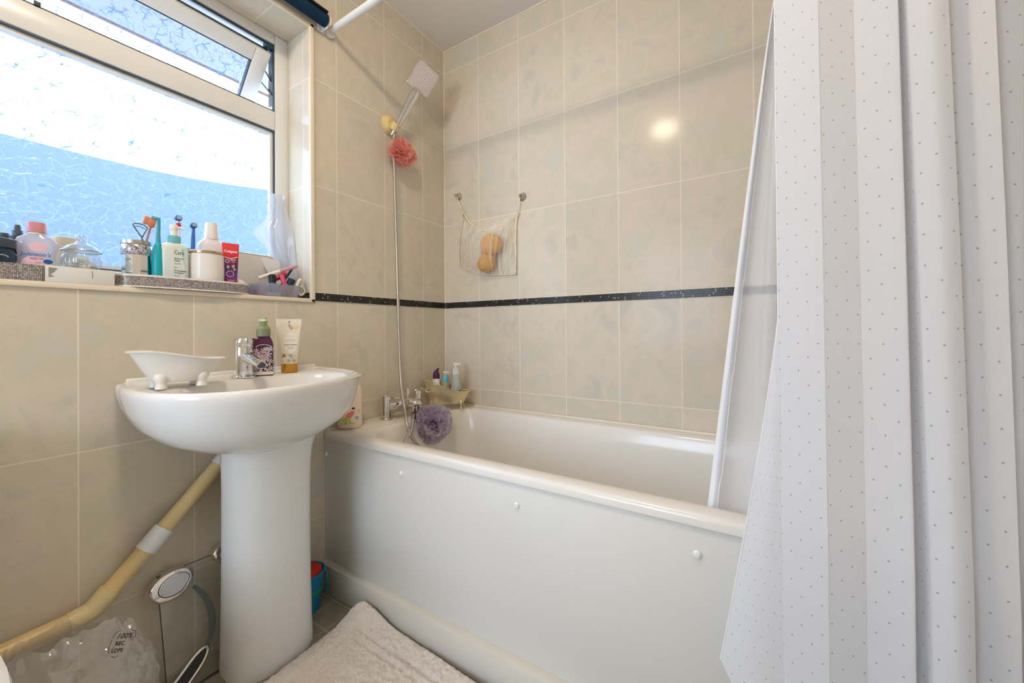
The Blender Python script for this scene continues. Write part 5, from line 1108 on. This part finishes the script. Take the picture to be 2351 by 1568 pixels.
o = BM(); lathe(o, [(.011, 0), (.012, .002), (.012, .018), (.010, .020)], 22); o = obj('pink_pot', o, M_pinkm, None, loc=(-.020, -.915, 1.1040), smooth=40); tag(o, 'little pink pot at the left end of the organiser', 'pot')
# hair claw clip at the corner of the sill
hc = thing('hair_clip', 'cream hair claw clip leaning against right end of organiser', 'hair clip', (-.028, -.785, SZ+.001))
M_hc = mat('cream_clip_plastic', lin(222, 218, 206), .3)
bm = BM(); tube(bm, spline([(0, -.012, .0), (.002, -.006, .03), (.004, .004, .058), (.002, .012, .068), (0, .018, .060), (-.002, .012, .040)], 7), .0065, 12, flat=1.2); obj('clip_jaw', bm, M_hc, hc, smooth=180)
bm = BM(); tube(bm, spline([(.002, .012, .060), (.003, .024, .040), (.002, .030, .025), (0, .018, .012), (0, .008, .018)], 6), .0045, 10); obj('clip_jaw', bm, M_hc, hc, smooth=180)
bm = BM(); tube(bm, [(-.006, .009, .056), (.010, .009, .056)], .003, 10); obj('spring_pin', bm, M_steel, hc)

# ------------------------------------------------------------------ roller blind above the window
rbld = thing('roller_blind', 'rolled-up navy roller blind on white bracket above the window', 'blind', (.036, -1.40, 2.163))
bm = BM(); tube(bm, [(0, -.65, 0), (0, .694, 0)], .024, 28); obj('fabric_roll', bm, mat('navy_blind_fabric', lin(28, 54, 74), .8, spec=.1), rbld, smooth=50)
bm = BM(); box(bm, .020, .032, -.645, .688, .012, .0185, .002); obj('bottom_bar', bm, mat('black_blind_bar', lin(24, 26, 34), .6), rbld)
for y in (-.66, .697):
    bm = BM(); box(bm, -.034, .008, y, y+.0025, -.030, .020, .0008); box(bm, -.0345, -.031, y-.016, y+.016, -.030, .020, .001); tube(bm, [(0, y-.004, 0), (0, y+.004, 0)], .012, 18); obj('bracket', bm, M_white_pl, rbld)
bm = BM(); tube(bm, [(0, .700, 0), (0, .7065, 0)], .021, 24); obj('chain_wheel', bm, M_white_pl, rbld)
bm = BM(); box(bm, -.0345, -.0325, -.65, .69, -.028, -.020); obj('head_rail', bm, M_white_pl, rbld)

# repeats of a kind share a group
for key, grp in (('rhinestone_tray', 'jewelled trays on the sill'), ('crystal_tumbler', 'crystal tumblers on the oval tray'), ('electric_toothbrush', 'teal electric toothbrushes'), ('toothbrush_head', 'toothbrushes in the hidden tumbler'), ('lipstick_tube', 'crimson tubes in the organiser')):
    for o in COL.objects:
        if o.parent is None and o.name.split('.')[0] == key: o['group'] = grp
